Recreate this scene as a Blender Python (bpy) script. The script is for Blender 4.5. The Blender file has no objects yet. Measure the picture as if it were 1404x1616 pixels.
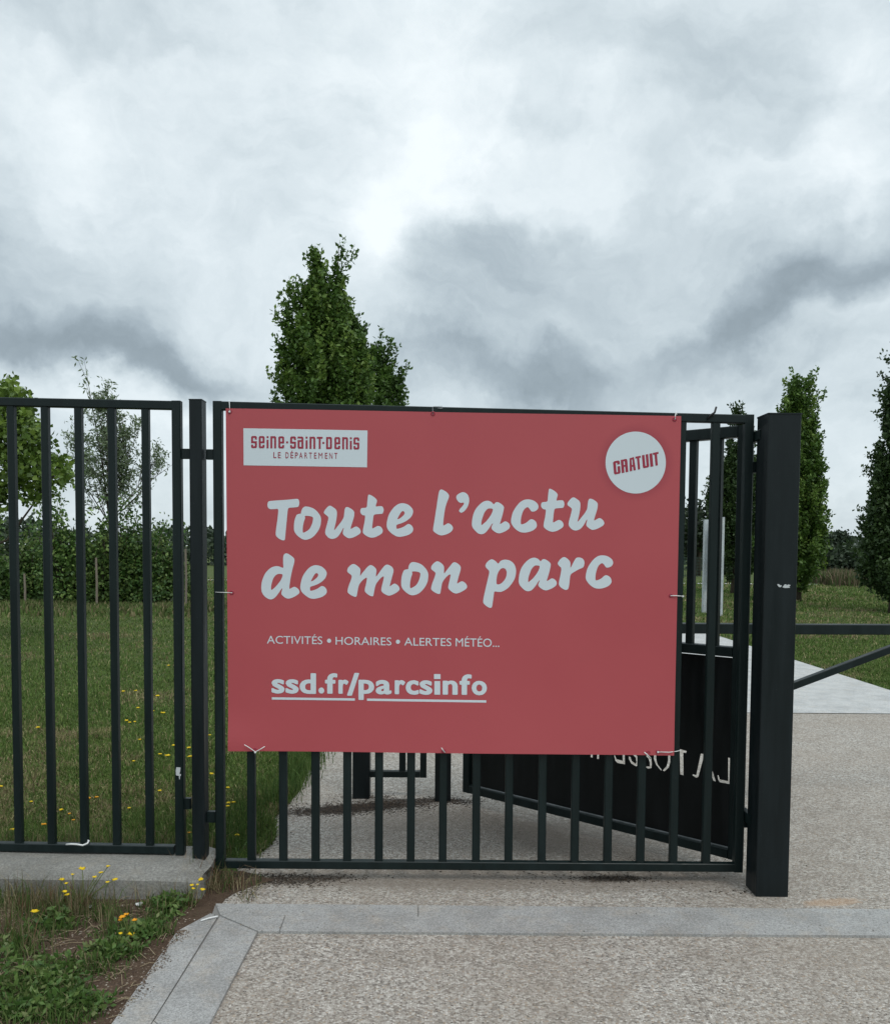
import bpy, math, random
import numpy as np
from mathutils import Vector, Matrix, noise as mnoise

# ------------------------------------------------------------------ camera, light, exposure
sc = bpy.context.scene
COL = sc.collection
F_PX = 1400.0; PPX = 702.0; PPY = 936.0; EYE = 1.47
PITCH = math.radians(3.0); ROLL = 0.0072
R0 = Vector((1, 0, 0)); U0 = Vector((0, math.sin(PITCH), math.cos(PITCH)))
FW = Vector((0, math.cos(PITCH), -math.sin(PITCH)))
CR = R0*math.cos(ROLL) + U0*math.sin(ROLL)
CU = -R0*math.sin(ROLL) + U0*math.cos(ROLL)
cam_d = bpy.data.cameras.new('camera'); cam = bpy.data.objects.new('camera', cam_d); COL.objects.link(cam)
m = Matrix((CR, CU, -FW)).transposed().to_4x4(); m.translation = Vector((0, 0, EYE))
cam.matrix_world = m
cam_d.sensor_width = 36; cam_d.lens = F_PX*36/1616.0; cam_d.shift_y = (PPY-808)/1616.0
cam_d.clip_start = 0.05; cam_d.clip_end = 2000
sc.camera = cam
sc.view_settings.view_transform = 'Standard'; sc.view_settings.look = 'None'
sc.view_settings.exposure = 0.0; sc.view_settings.gamma = 1.0

SUN_EL = math.radians(58); SUN_AZ = math.radians(150)     # azimuth clockwise from +Y
sd = Vector((math.sin(SUN_AZ)*math.cos(SUN_EL), math.cos(SUN_AZ)*math.cos(SUN_EL), math.sin(SUN_EL)))
sun_d = bpy.data.lights.new('sun', 'SUN'); sun_d.energy = 1.25; sun_d.angle = math.radians(22); sun_d.color = (1, .97, .92)
sun = bpy.data.objects.new('sun', sun_d); COL.objects.link(sun)
sun.rotation_euler = sd.to_track_quat('Z', 'Y').to_euler()

def ray(px, py):
    return CR*((px-PPX)/F_PX) + CU*(-(py-PPY)/F_PX) + FW
def on_y(px, py, y):
    d = ray(px, py); t = y/d.y
    return Vector((d.x*t, y, EYE + d.z*t))
def on_z(px, py, z=0.0):
    d = ray(px, py); t = (z-EYE)/d.z
    return Vector((d.x*t, d.y*t, z))
def on_plane(px, py, p0, n):
    d = ray(px, py); o = Vector((0, 0, EYE)); t = (p0-o).dot(n)/d.dot(n)
    return o + d*t

# ------------------------------------------------------------------ world: broken overcast
w = bpy.data.worlds.new('World'); sc.world = w; w.use_nodes = True
nt = w.node_tree; nt.nodes.clear()
def N(t, typ, **kw):
    n = t.nodes.new(typ)
    for k, v in kw.items():
        if k.startswith('i_'):
            key = k[2:]; key = int(key) if key.isdigit() else key
            n.inputs[key].default_value = v
        else: setattr(n, k, v)
    return n
def L(t, a, b): t.links.new(a, b)
def M(t, op, a, b=None, c=None, clamp=False):
    n = t.nodes.new('ShaderNodeMath'); n.operation = op; n.use_clamp = clamp
    for i, v in enumerate((a, b, c)):
        if v is None: continue
        if isinstance(v, (int, float)): n.inputs[i].default_value = v
        else: t.links.new(v, n.inputs[i])
    return n.outputs[0]
def rng(t, v, a, b, c=0., d=1., smooth=False):
    n = N(t, 'ShaderNodeMapRange'); L(t, v, n.inputs['Value'])
    for k, x in zip(('From Min', 'From Max', 'To Min', 'To Max'), (a, b, c, d)): n.inputs[k].default_value = x
    if smooth: n.interpolation_type = 'SMOOTHSTEP'
    return n.outputs[0]
tc = N(nt, 'ShaderNodeTexCoord')
dirv = tc.outputs['Generated']
wn = N(nt, 'ShaderNodeTexNoise'); wn.inputs['Scale'].default_value = 4.2; wn.inputs['Detail'].default_value = 9; wn.inputs['Roughness'].default_value = .56
L(nt, dirv, wn.inputs['Vector'])
wv = N(nt, 'ShaderNodeVectorMath', operation='SUBTRACT'); L(nt, wn.outputs['Color'], wv.inputs[0]); wv.inputs[1].default_value = (.5, .5, .5)
ws = N(nt, 'ShaderNodeVectorMath', operation='SCALE'); L(nt, wv.outputs[0], ws.inputs[0]); ws.inputs['Scale'].default_value = .34
wa = N(nt, 'ShaderNodeVectorMath', operation='ADD'); L(nt, dirv, wa.inputs[0]); L(nt, ws.outputs[0], wa.inputs[1])
warped = wa.outputs[0]
# general cloud texture: lumps, stretched towards the horizon
mp = N(nt, 'ShaderNodeMapping'); mp.inputs['Scale'].default_value = (1.2, 1.2, 2.6); mp.inputs['Location'].default_value = (.37, 1.2, .4); L(nt, warped, mp.inputs['Vector'])
n1 = N(nt, 'ShaderNodeTexNoise'); n1.inputs['Scale'].default_value = 1.9; n1.inputs['Detail'].default_value = 8; n1.inputs['Roughness'].default_value = .60
L(nt, mp.outputs[0], n1.inputs['Vector'])
val = M(nt, 'MULTIPLY_ADD', n1.outputs['Fac'], 1.25, -.03)
mp2 = N(nt, 'ShaderNodeMapping'); mp2.inputs['Scale'].default_value = (1, 1, 2.0); L(nt, dirv, mp2.inputs['Vector'])
n2 = N(nt, 'ShaderNodeTexNoise'); n2.inputs['Scale'].default_value = 5.0; n2.inputs['Detail'].default_value = 9; n2.inputs['Roughness'].default_value = .58
L(nt, mp2.outputs[0], n2.inputs['Vector'])
val = M(nt, 'ADD', val, M(nt, 'MULTIPLY_ADD', n2.outputs['Fac'], .52, -.25))
# individual banks of cloud by compass direction: (x px, y px, half width, half height, tilt degrees, amount)
BANKS = [(110, 545, 240, 55, 0, -.34), (140, 470, 300, 110, 0, -.15), (330, 575, 130, 45, 0, -.16), (800, 590, 190, 50, -12, -.42), (840, 480, 230, 130, -15, -.17), (1250, 440, 260, 120, -15, -.16), (720, 470, 130, 75, -35, -.16),
         (1260, 490, 260, 55, -17, -.34), (1100, 530, 90, 60, -20, -.14), (470, 270, 110, 190, 8, -.17), (1080, 110, 250, 110, 0, -.20), (100, 420, 200, 80, 0, -.10),
         (190, 40, 170, 60, 6, -.15), (900, 390, 170, 70, -8, -.13), (1290, 590, 120, 35, 0, -.08), (1030, 320, 220, 90, 0, -.10),
         (600, 85, 170, 110, 0, .24), (870, 235, 140, 60, -8, .26), (690, 330, 90, 120, 25, .16), (60, 200, 110, 70, 0, .16), (1370, 130, 90, 150, 0, .22),
         (430, 90, 90, 60, 30, .16), (1080, 585, 130, 45, 0, .22), (630, 440, 50, 90, 0, .18), (240, 610, 200, 40, 0, .12), (1370, 560, 110, 70, 0, .12), (320, 210, 100, 90, 0, .08), (1300, 260, 110, 60, 0, .08)]
for (bx, by, hw, hh, ang, amp) in BANKS:
    d0 = ray(bx, by); ln = d0.length; d0 = d0/ln
    sub = N(nt, 'ShaderNodeVectorMath', operation='SUBTRACT'); L(nt, warped, sub.inputs[0]); sub.inputs[1].default_value = d0
    mpp = N(nt, 'ShaderNodeMapping'); mpp.vector_type = 'POINT'
    rot = N(nt, 'ShaderNodeVectorRotate'); rot.rotation_type = 'Y_AXIS'; rot.inputs['Angle'].default_value = math.radians(-ang)
    L(nt, sub.outputs[0], rot.inputs['Vector']); L(nt, rot.outputs[0], mpp.inputs['Vector'])
    mpp.inputs['Scale'].default_value = (F_PX*ln/hw, 2.0, F_PX*ln/hh)
    le = N(nt, 'ShaderNodeVectorMath', operation='LENGTH'); L(nt, mpp.outputs[0], le.inputs[0])
    g = rng(nt, M(nt, 'MULTIPLY_ADD', n2.outputs['Fac'], -.9, M(nt, 'ADD', le.outputs['Value'], .45)), .1, 1.75, 1., 0., True)
    val = M(nt, 'MULTIPLY_ADD', g, amp, val)
ramp = N(nt, 'ShaderNodeValToRGB'); L(nt, val, ramp.inputs[0])
cr = ramp.color_ramp; cr.interpolation = 'B_SPLINE'
cr.elements[0].position = 0.0; cr.elements[0].color = (.22, .27, .30, 1)
cr.elements[1].position = 1.0; cr.elements[1].color = (.90, .96, .98, 1)
for p, c in ((.25, (.345, .415, .465, 1)), (.5, (.52, .60, .64, 1)), (.75, (.70, .78, .82, 1))):
    e = cr.elements.new(p); e.color = c
sep = N(nt, 'ShaderNodeSeparateXYZ'); L(nt, dirv, sep.inputs[0])
# overcast skies are brighter towards the zenith
up = N(nt, 'ShaderNodeMapRange'); L(nt, sep.outputs['Z'], up.inputs['Value']); up.inputs['From Min'].default_value = .5; up.inputs['From Max'].default_value = 1
up.inputs['To Min'].default_value = 1.14; up.inputs['To Max'].default_value = 2.0
bgc = N(nt, 'ShaderNodeBackground'); L(nt, ramp.outputs[0], bgc.inputs['Color']); L(nt, up.outputs[0], bgc.inputs['Strength'])
sky = N(nt, 'ShaderNodeTexSky'); sky.sky_type = 'NISHITA'; sky.sun_disc = False; sky.sun_elevation = SUN_EL; sky.sun_rotation = SUN_AZ
bgs = N(nt, 'ShaderNodeBackground'); L(nt, sky.outputs[0], bgs.inputs['Color']); bgs.inputs['Strength'].default_value = .1
mx = N(nt, 'ShaderNodeMixShader'); mx.inputs[0].default_value = .93; L(nt, bgs.outputs[0], mx.inputs[1]); L(nt, bgc.outputs[0], mx.inputs[2])
wo = N(nt, 'ShaderNodeOutputWorld'); L(nt, mx.outputs[0], wo.inputs[0])

# ------------------------------------------------------------------ helpers
def tag(o, label=None, cat=None, group=None, kind=None):
    if label: o['label'] = label
    if cat: o['category'] = cat
    if group: o['group'] = group
    if kind: o['kind'] = kind
    return o
def empty(name, loc, label=None, cat=None, group=None):
    o = bpy.data.objects.new(name, None); COL.objects.link(o); o.location = loc; o.empty_display_size = .1
    return tag(o, label, cat, group)
def link(name, me, mat, parent=None, smooth=False):
    o = bpy.data.objects.new(name, me); COL.objects.link(o)
    if mat and not me.materials: me.materials.append(mat)
    if smooth: me.shade_smooth()
    if parent:
        o.parent = parent
        if parent.type == 'EMPTY': o.matrix_parent_inverse = Matrix.Translation(-Vector(parent.location))
    return o
class MB:
    """collects shapes, then becomes one mesh"""
    def __init__(s): s.v = []; s.f = []
    def add(s, vs, fs):
        b = len(s.v); s.v += [tuple(v) for v in vs]; s.f += [tuple(b+i for i in f) for f in fs]; return s
    def prism(s, a, b, w, d, bev=.003, side=None, off=(0, 0)):
        """square tube from a to b; w across (side axis), d in depth; chamfered edges"""
        a = Vector(a); b = Vector(b); ax = (b-a).normalized()
        sd_ = Vector(side) if side is not None else Vector((1, 0, 0))
        sd_ = (sd_ - ax*sd_.dot(ax)).normalized(); dp = ax.cross(sd_).normalized()
        hw, hd = w/2, d/2; c = bev
        prof = [(-hw+c, -hd), (hw-c, -hd), (hw, -hd+c), (hw, hd-c), (hw-c, hd), (-hw+c, hd), (-hw, hd-c), (-hw, -hd+c)]
        vs = [p + sd_*(x+off[0]) + dp*(y+off[1]) for p in (a, b) for x, y in prof]
        n = 8
        fs = [(i, (i+1) % n, n+(i+1) % n, n+i) for i in range(n)] + [tuple(range(n-1, -1, -1)), tuple(range(n, 2*n))]
        return s.add(vs, fs)
    def box(s, lo, hi, bev=.004):
        lo = Vector(lo); hi = Vector(hi); c = (lo+hi)/2
        return s.prism((c.x, c.y, lo.z), (c.x, c.y, hi.z), hi.x-lo.x, hi.y-lo.y, bev)
    def tube(s, pts, rad, n=8):
        pts = [Vector(p) for p in pts]
        rad = rad if isinstance(rad, (list, tuple)) else [rad]*len(pts)
        rings = []; up_ = None
        for i, p in enumerate(pts):
            t = (pts[min(i+1, len(pts)-1)]-pts[max(i-1, 0)]).normalized()
            if up_ is None: up_ = t.orthogonal().normalized()
            up_ = (up_-t*up_.dot(t)).normalized(); sd_ = t.cross(up_)
            rings.append([p+(up_*math.cos(2*math.pi*k/n)+sd_*math.sin(2*math.pi*k/n))*rad[i] for k in range(n)])
        vs = [v for r in rings for v in r]; fs = []
        for i in range(len(pts)-1):
            for k in range(n): fs.append((i*n+k, i*n+(k+1) % n, (i+1)*n+(k+1) % n, (i+1)*n+k))
        fs += [tuple(range(n-1, -1, -1)), tuple(range((len(pts)-1)*n, len(pts)*n))]
        return s.add(vs, fs)
    def mesh(s, name):
        me = bpy.data.meshes.new(name); me.from_pydata(s.v, [], s.f); me.update(); return me
    def build(s, name, mat, parent=None, smooth=False): return link(name, s.mesh(name), mat, parent, smooth)
def np_mesh(name, verts, faces_tri=None, faces_quad=None, col=None):
    me = bpy.data.meshes.new(name)
    nv = len(verts); me.vertices.add(nv); me.vertices.foreach_set('co', np.asarray(verts, np.float32).ravel())
    loops = []; starts = []; tot = []; c = 0
    arrs = []
    if faces_quad is not None and len(faces_quad):
        q = np.asarray(faces_quad, np.int32); arrs.append(q.ravel()); starts.append(np.arange(len(q))*4); c = len(q)*4
    if faces_tri is not None and len(faces_tri):
        t = np.asarray(faces_tri, np.int32); arrs.append(t.ravel()); starts.append(np.arange(len(t))*3+c)
    lo = np.concatenate(arrs); st = np.concatenate(starts).astype(np.int32)
    me.loops.add(len(lo)); me.loops.foreach_set('vertex_index', lo.astype(np.int32))
    me.polygons.add(len(st)); me.polygons.foreach_set('loop_start', st)
    me.update(calc_edges=True); me.validate()
    if col is not None:
        a = me.color_attributes.new('Col', 'FLOAT_COLOR', 'POINT')
        cc = np.ones((nv, 4), np.float32); cc[:, :3] = col; a.data.foreach_set('color', cc.ravel())
    return me
def vnoise(x, y, seed=0):
    """smooth 2-D value noise, numpy"""
    x = np.asarray(x, float)+seed*17.13; y = np.asarray(y, float)+seed*9.71
    xi = np.floor(x); yi = np.floor(y); fx = x-xi; fy = y-yi
    fx = fx*fx*(3-2*fx); fy = fy*fy*(3-2*fy)
    h = lambda a, b: np.modf(np.abs(np.sin(a*127.1+b*311.7)*43758.5453))[0]
    return (h(xi, yi)*(1-fx)+h(xi+1, yi)*fx)*(1-fy)+(h(xi, yi+1)*(1-fx)+h(xi+1, yi+1)*fx)*fy

# ------------------------------------------------------------------ materials
def mat(name, col=(.5, .5, .5), rough=.6, spec=.5, metal=0):
    mt = bpy.data.materials.new(name); mt.use_nodes = True
    b = mt.node_tree.nodes['Principled BSDF']; b.inputs['Base Color'].default_value = (*col, 1)
    b.inputs['Roughness'].default_value = rough; b.inputs['Specular IOR Level'].default_value = spec; b.inputs['Metallic'].default_value = metal
    return mt
def obj_coord(t): return N(t, 'ShaderNodeNewGeometry').outputs['Position']
def noise_node(t, vec, scale, detail=4, rough=.55, dim='3D'):
    n = N(t, 'ShaderNodeTexNoise'); n.inputs['Scale'].default_value = scale; n.inputs['Detail'].default_value = detail; n.inputs['Roughness'].default_value = rough
    L(t, vec, n.inputs['Vector']); return n.outputs['Fac']
def mixc(t, fac, a, b, mode='MIX'):
    n = N(t, 'ShaderNodeMix'); n.data_type = 'RGBA'; n.blend_type = mode
    for k, v in ((0, fac), (6, a), (7, b)):
        if isinstance(v, (int, float)): n.inputs[k].default_value = v
        elif isinstance(v, tuple): n.inputs[k].default_value = (*v, 1) if len(v) == 3 else v
        else: L(t, v, n.inputs[k])
    return n.outputs[2]
def bump(t, h, strength, dist, bsdf):
    b = N(t, 'ShaderNodeBump'); b.inputs['Strength'].default_value = strength; b.inputs['Distance'].default_value = dist
    L(t, h, b.inputs['Height']); L(t, b.outputs[0], bsdf.inputs['Normal'])
# dark blue-green powder coated steel with faint dust and streaks
def steel(name, col, seed=0):
    mt = mat(name, col, .42, .30); t = mt.node_tree; b = t.nodes['Principled BSDF']; P = obj_coord(t)
    mp_ = N(t, 'ShaderNodeMapping'); mp_.inputs['Scale'].default_value = (14, 14, 1.6); mp_.inputs['Location'].default_value = (seed, seed, 0); L(t, P, mp_.inputs['Vector'])
    s1 = noise_node(t, mp_.outputs[0], 1.6, 6, .65); s2 = noise_node(t, P, 60, 3)
    c = mixc(t, rng(t, s1, .42, .78, 0, .55), tuple(col), tuple(x*1.9+.004 for x in col))
    spk = rng(t, noise_node(t, P, 190, 2), .73, .78)
    c = mixc(t, M(t, 'MULTIPLY', spk, .5), c, (.12, .13, .12))
    L(t, c, b.inputs['Base Color']); L(t, rng(t, s1, .3, .8, .34, .6), b.inputs['Roughness'])
    bump(t, s2, .08, .002, b); return mt
M_STEEL = steel('painted_steel', (.0036, .0100, .0100))
M_STEEL2 = steel('painted_steel_post', (.0038, .0078, .0092), 3)
M_PLATE = steel('painted_steel_plate', (.0028, .0042, .0046), 6)
def mat_banner():
    mt = mat('banner_print', (.50, .105, .118), .38, .35); t = mt.node_tree; b = t.nodes['Principled BSDF']; P = obj_coord(t)
    n = noise_node(t, P, 1.3, 3)
    c = mixc(t, rng(t, n, .3, .7), (.43, .077, .090), (.46, .088, .100))
    dirt = rng(t, noise_node(t, P, 9, 6, .7), .6, .8, 0, .12)
    c = mixc(t, dirt, c, (.24, .09, .085))
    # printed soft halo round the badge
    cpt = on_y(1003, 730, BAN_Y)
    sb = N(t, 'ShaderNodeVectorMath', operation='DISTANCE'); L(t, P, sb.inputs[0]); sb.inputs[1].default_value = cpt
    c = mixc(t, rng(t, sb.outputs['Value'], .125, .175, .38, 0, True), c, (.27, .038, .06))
    L(t, c, b.inputs['Base Color']); bump(t, noise_node(t, P, 420, 2), .04, .0006, b)
    return mt
def mat_speckle_stone(name, base, dark, light, fine=260):
    mt = mat(name, base, .8, .3); t = mt.node_tree; b = t.nodes['Principled BSDF']; P = obj_coord(t)
    f1 = noise_node(t, P, fine, 3, .8); f2 = noise_node(t, P, 4, 8, .72); f3 = noise_node(t, P, 1.1, 3)
    c = mixc(t, rng(t, f1, .35, .65), dark, light)
    c = mixc(t, .35, c, base)
    c = mixc(t, rng(t, f2, .44, .62, 0, .6), c, tuple(x*.6 for x in base))
    c = mixc(t, rng(t, f3, .4, .7, 0, .25), c, tuple(x*1.12 for x in base))
    f4 = noise_node(t, P, 9, 8, .8); c = mixc(t, rng(t, f4, .50, .66, 0, .45), c, (base[0]*1.12, base[1]*1.0, base[2]*.86))
    f5 = noise_node(t, P, 55, 4, .8); c = mixc(t, rng(t, f5, .60, .70, 0, .6), c, tuple(x*.40 for x in base))
    f6 = noise_node(t, P, 120, 3, .8); c = mixc(t, rng(t, f6, .36, .64, 0, 1), mixc(t, 1., c, (.74, .74, .74), 'MULTIPLY'), mixc(t, 1., c, (1.22, 1.22, 1.22), 'MULTIPLY'))
    L(t, c, b.inputs['Base Color']); bump(t, f1, .3, .002, b); return mt
M_KERB = mat_speckle_stone('grey_granite', (.355, .348, .332), (.14, .145, .145), (.50, .505, .50), 300)
M_CONC = mat_speckle_stone('cast_concrete', (.225, .22, .20), (.15, .145, .135), (.30, .295, .27), 90)
M_PATH = mat_speckle_stone('pale_concrete', (.47, .475, .47), (.40, .40, .39), (.54, .54, .53), 60)
def mat_aggregate():
    mt = mat('exposed_aggregate', (.4, .38, .35), .85, .3); t = mt.node_tree; b = t.nodes['Principled BSDF']; P = obj_coord(t)
    v = N(t, 'ShaderNodeTexVoronoi'); v.inputs['Scale'].default_value = 122; L(t, P, v.inputs['Vector'])
    v2 = N(t, 'ShaderNodeTexVoronoi'); v2.inputs['Scale'].default_value = 230; L(t, P, v2.inputs['Vector'])
    s = N(t, 'ShaderNodeSeparateColor'); L(t, v.outputs['Color'], s.inputs[0])
    r = N(t, 'ShaderNodeValToRGB'); L(t, s.outputs[0], r.inputs[0]); e = r.color_ramp; e.interpolation = 'CONSTANT'
    e.elements[0].position = 0; e.elements[0].color = (.07, .06, .05, 1); e.elements[1].position = .17; e.elements[1].color = (.22, .19, .165, 1)
    for p, c in ((.32, (.40, .37, .33, 1)), (.52, (.53, .505, .47, 1)), (.74, (.76, .74, .70, 1)), (.93, (.42, .32, .23, 1))):
        x = e.elements.new(p); x.color = c
    s2 = N(t, 'ShaderNodeSeparateColor'); L(t, v2.outputs['Color'], s2.inputs[0])
    c = mixc(t, .30, r.outputs[0], mixc(t, s2.outputs[1], (.16, .145, .13), (.66, .64, .60)))
    f0 = noise_node(t, P, 48, 4, .7); c = mixc(t, rng(t, f0, .35, .62, .38, 0), c, (.17, .15, .13)); c = mixc(t, rng(t, f0, .5, .75, 0, .3), c, (.66, .64, .60))
    edge = rng(t, v.outputs['Distance'], .34, .62, 0, .45)       # mortar between the stones
    c = mixc(t, edge, c, (.30, .28, .255))
    big = noise_node(t, P, 1.0, 4, .6); mid = noise_node(t, P, 6, 5, .65)
    c = mixc(t, rng(t, big, .40, .66, 0, .40), c, (.29, .245, .20))
    c = mixc(t, rng(t, mid, .48, .72, 0, .38), c, (.20, .17, .14))
    c = mixc(t, 1., c, (1., .98, .955), 'MULTIPLY')
    # worn, silted strip with soil trodden in round the gate line and a dark silt tongue by the inner posts; the shade beneath the open leaf is coloured in too
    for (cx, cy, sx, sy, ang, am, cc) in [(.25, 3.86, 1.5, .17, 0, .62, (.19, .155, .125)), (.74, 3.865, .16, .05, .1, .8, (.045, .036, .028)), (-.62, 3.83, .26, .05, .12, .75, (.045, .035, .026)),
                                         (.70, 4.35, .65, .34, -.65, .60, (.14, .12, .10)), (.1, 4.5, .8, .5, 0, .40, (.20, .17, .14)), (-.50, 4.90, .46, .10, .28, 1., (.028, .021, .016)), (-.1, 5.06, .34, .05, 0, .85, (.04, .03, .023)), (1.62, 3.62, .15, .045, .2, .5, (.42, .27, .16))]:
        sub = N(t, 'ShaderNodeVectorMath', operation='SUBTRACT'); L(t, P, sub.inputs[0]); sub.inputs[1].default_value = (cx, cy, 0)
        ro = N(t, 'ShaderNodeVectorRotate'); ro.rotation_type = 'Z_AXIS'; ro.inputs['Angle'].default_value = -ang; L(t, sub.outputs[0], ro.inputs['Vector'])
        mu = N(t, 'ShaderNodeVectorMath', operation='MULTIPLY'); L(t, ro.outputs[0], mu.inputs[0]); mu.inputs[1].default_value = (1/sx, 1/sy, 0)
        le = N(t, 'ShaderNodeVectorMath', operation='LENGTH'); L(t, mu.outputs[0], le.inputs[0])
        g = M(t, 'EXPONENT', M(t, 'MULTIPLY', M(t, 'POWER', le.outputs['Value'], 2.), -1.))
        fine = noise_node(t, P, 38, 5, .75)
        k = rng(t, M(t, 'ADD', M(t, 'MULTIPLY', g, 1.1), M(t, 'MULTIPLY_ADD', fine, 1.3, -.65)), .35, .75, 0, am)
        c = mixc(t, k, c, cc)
    L(t, c, b.inputs['Base Color'])
    h = M(t, 'MULTIPLY', v.outputs['Distance'], -1.)
    bump(t, h, .8, .006, b); return mt
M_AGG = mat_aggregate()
def mat_ground(name, cols, sc_=(1.2, 8, 70)):
    mt = mat(name, cols[0], .95, .1); t = mt.node_tree; b = t.nodes['Principled BSDF']; P = obj_coord(t)
    a = noise_node(t, P, sc_[0], 5, .6); c2 = noise_node(t, P, sc_[1], 5, .65); c3 = noise_node(t, P, sc_[2], 3, .7)
    c = mixc(t, rng(t, a, .35, .65), cols[0], cols[1]); c = mixc(t, rng(t, c2, .4, .7, 0, .6), c, cols[2]); c = mixc(t, rng(t, c3, .4, .7, 0, .6), c, cols[3])
    L(t, c, b.inputs['Base Color']); bump(t, c3, .8, .02, b); return mt
M_GROUND = mat_ground('turf_soil', ((.070, .11, .032), (.095, .12, .042), (.12, .11, .055), (.045, .068, .024)))
M_SOIL = mat_ground('bare_soil', ((.085, .055, .038), (.12, .082, .058), (.060, .038, .027), (.16, .12, .085)), (3, 18, 120))
def mat_vcol(name, rough=.7, trans=.0, spec=.25):
    mt = mat(name, (.1, .1, .1), rough, spec); t = mt.node_tree; b = t.nodes['Principled BSDF']
    a = N(t, 'ShaderNodeVertexColor'); a.layer_name = 'Col'; L(t, a.outputs['Color'], b.inputs['Base Color'])
    if trans:
        tr = N(t, 'ShaderNodeBsdfTranslucent'); L(t, a.outputs['Color'], tr.inputs['Color'])
        ms = N(t, 'ShaderNodeMixShader'); ms.inputs[0].default_value = trans
        L(t, b.outputs[0], ms.inputs[1]); L(t, tr.outputs[0], ms.inputs[2]); L(t, ms.outputs[0], t.nodes['Material Output'].inputs['Surface'])
    return mt
M_LEAF = mat_vcol('leaves', .5, .25, .35); M_GRASS = mat_vcol('grass_blades', .75, .2); M_LITTER = mat_vcol('litter', .9, 0)
def mat_bark(name, c):
    mt = mat(name, c, .9, .1); t = mt.node_tree; b = t.nodes['Principled BSDF']; P = obj_coord(t)
    n = noise_node(t, P, 25, 5, .7); L(t, mixc(t, n, tuple(x*.6 for x in c), tuple(x*1.4 for x in c)), b.inputs['Base Color']); bump(t, n, .5, .01, b); return mt
M_BARK = mat_bark('bark', (.085, .07, .055)); M_WOOD = mat_bark('weathered_stake', (.22, .19, .15))
M_WHITE = mat('white_vinyl_print', (.63, .70, .745), .4, .35)
M_RED = mat('red_ink', (.33, .032, .06), .4, .35)
M_TIE = mat('white_nylon', (.72, .73, .72), .35, .5)
M_BLACK = mat('black_nylon', (.012, .012, .013), .45, .4)
M_GALV = mat('galvanised', (.35, .36, .37), .35, .5, .7)
M_CHIP = mat('pale_primer_chip', (.52, .55, .56), .7, .3)
M_SIGN = mat_speckle_stone('white_sign_coating', (.50, .54, .56), (.45, .49, .51), (.54, .58, .60), 12)
M_SIGNG = mat('grey_sign_back', (.30, .33, .35), .5)
M_YEL = mat('yellow_petals', (.72, .50, .02), .7, .2); M_ORG = mat('orange_petals', (.75, .33, .02), .7, .2); M_STEM = mat('flower_stem', (.13, .16, .05), .7, .2)

# ------------------------------------------------------------------ ground, paving, kerbs
def sheet(name, pts, z, mt, kind='structure'):
    me = bpy.data.meshes.new(name); me.from_pydata([(p[0], p[1], z) for p in pts], [], [tuple(range(len(pts)))]); me.update()
    o = link(name, me, mt); o['kind'] = kind; return o
sheet('ground', [(-700, -60), (700, -60), (700, 1200), (-700, 1200)], 0, M_GROUND)
kerbA = on_z(340, 1431); kerbB = on_z(1404, 1440)      # back edge of the granite band
kerbC = on_z(408, 1475); kerbD = on_z(1404, 1482)      # front edge
dgO0 = on_z(281, 1474); dgTip = on_z(331, 1446); dgO1 = on_z(182, 1615); dgI0 = on_z(408, 1475); dgI1 = on_z(335, 1616)
def ext(a, b, t): return Vector(a)+(Vector(b)-Vector(a))*t
dO = ext(dgO0, dgO1, 5.5); dI = ext(dgI0, dgI1, 6.5)
edge_l = [(-.93, 3.50), (-.925, 3.58), (-.90, 3.66), (-.83, 3.74), (-.80, 3.79), (-.90, 3.86), (-.95, 4.0), (-.94, 4.14), (-.94, 4.5), (-.9, 4.76), (-.855, 5.24), (-.886, 5.84), (-.9, 6.6), (-.88, 7.3), (-.9, 7.86)]
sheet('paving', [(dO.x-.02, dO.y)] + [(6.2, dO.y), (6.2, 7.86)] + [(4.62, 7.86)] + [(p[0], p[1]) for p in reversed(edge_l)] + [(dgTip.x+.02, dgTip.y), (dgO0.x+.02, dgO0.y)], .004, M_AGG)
sheet('concrete_path', [(-.9, 7.862), (4.66, 7.862), (4.62, 11.6), (4.58, 15.0), (4.3, 18), (3.9, 21), (3.3, 26), (2.6, 32), (2.0, 36.4), (-.6, 36.4), (-.8, 20), (-.9, 12)], .009, M_PATH)
sheet('cross_path', [(-26, 36.5), (60, 36.5), (60, 37.3), (-26, 37.3)], .02, M_PATH)
# the bare earth verge at the lower left
vz = .006
verge = [(-.90, 3.60), (dgTip.x+.02, dgTip.y), (dgO0.x+.015, dgO0.y), (dO.x, dO.y), (-6, dO.y), (-6, 3.64), (-1.02, 3.64)]
sheet('verge_soil', verge + [(-1.02, 3.92), (-.90, 3.92), (-.74, 3.82), (-.83, 3.73), (-.88, 3.66)], vz, M_SOIL)
# granite flags: each row cut in lengths with thin dark joints (real gaps)
fl = MB()
def flag(pts, z0=.0, z1=.014, ins=.0010):
    c = sum((Vector((p[0], p[1], 0)) for p in pts), Vector())/len(pts)
    q = []
    for p in pts:
        v = Vector((p[0], p[1], 0)); d = (c-v); q.append(v+d.normalized()*ins*1.5)
    n = len(q); b = .0018
    vs = [(p.x, p.y, z0) for p in q]+[(p.x, p.y, z1-b) for p in q]+[(p+(c-p).normalized()*b*1.4) for p in q]
    vs = vs[:2*n]+[(v[0], v[1], z1) for v in vs[2*n:]]
    fs = [tuple(range(2*n, 3*n))]
    for k in (0, 1):
        for i in range(n): fs.append((k*n+i, k*n+(i+1) % n, (k+1)*n+(i+1) % n, (k+1)*n+i))
    fl.add(vs, fs)
def lerp(a, b, t): return Vector(a)*(1-t)+Vector(b)*t
kb_end0 = ext(kerbA, kerbB, 1.9); kf_end0 = ext(kerbC, kerbD, 1.98)
mid0 = on_z(347, 1449)
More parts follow.
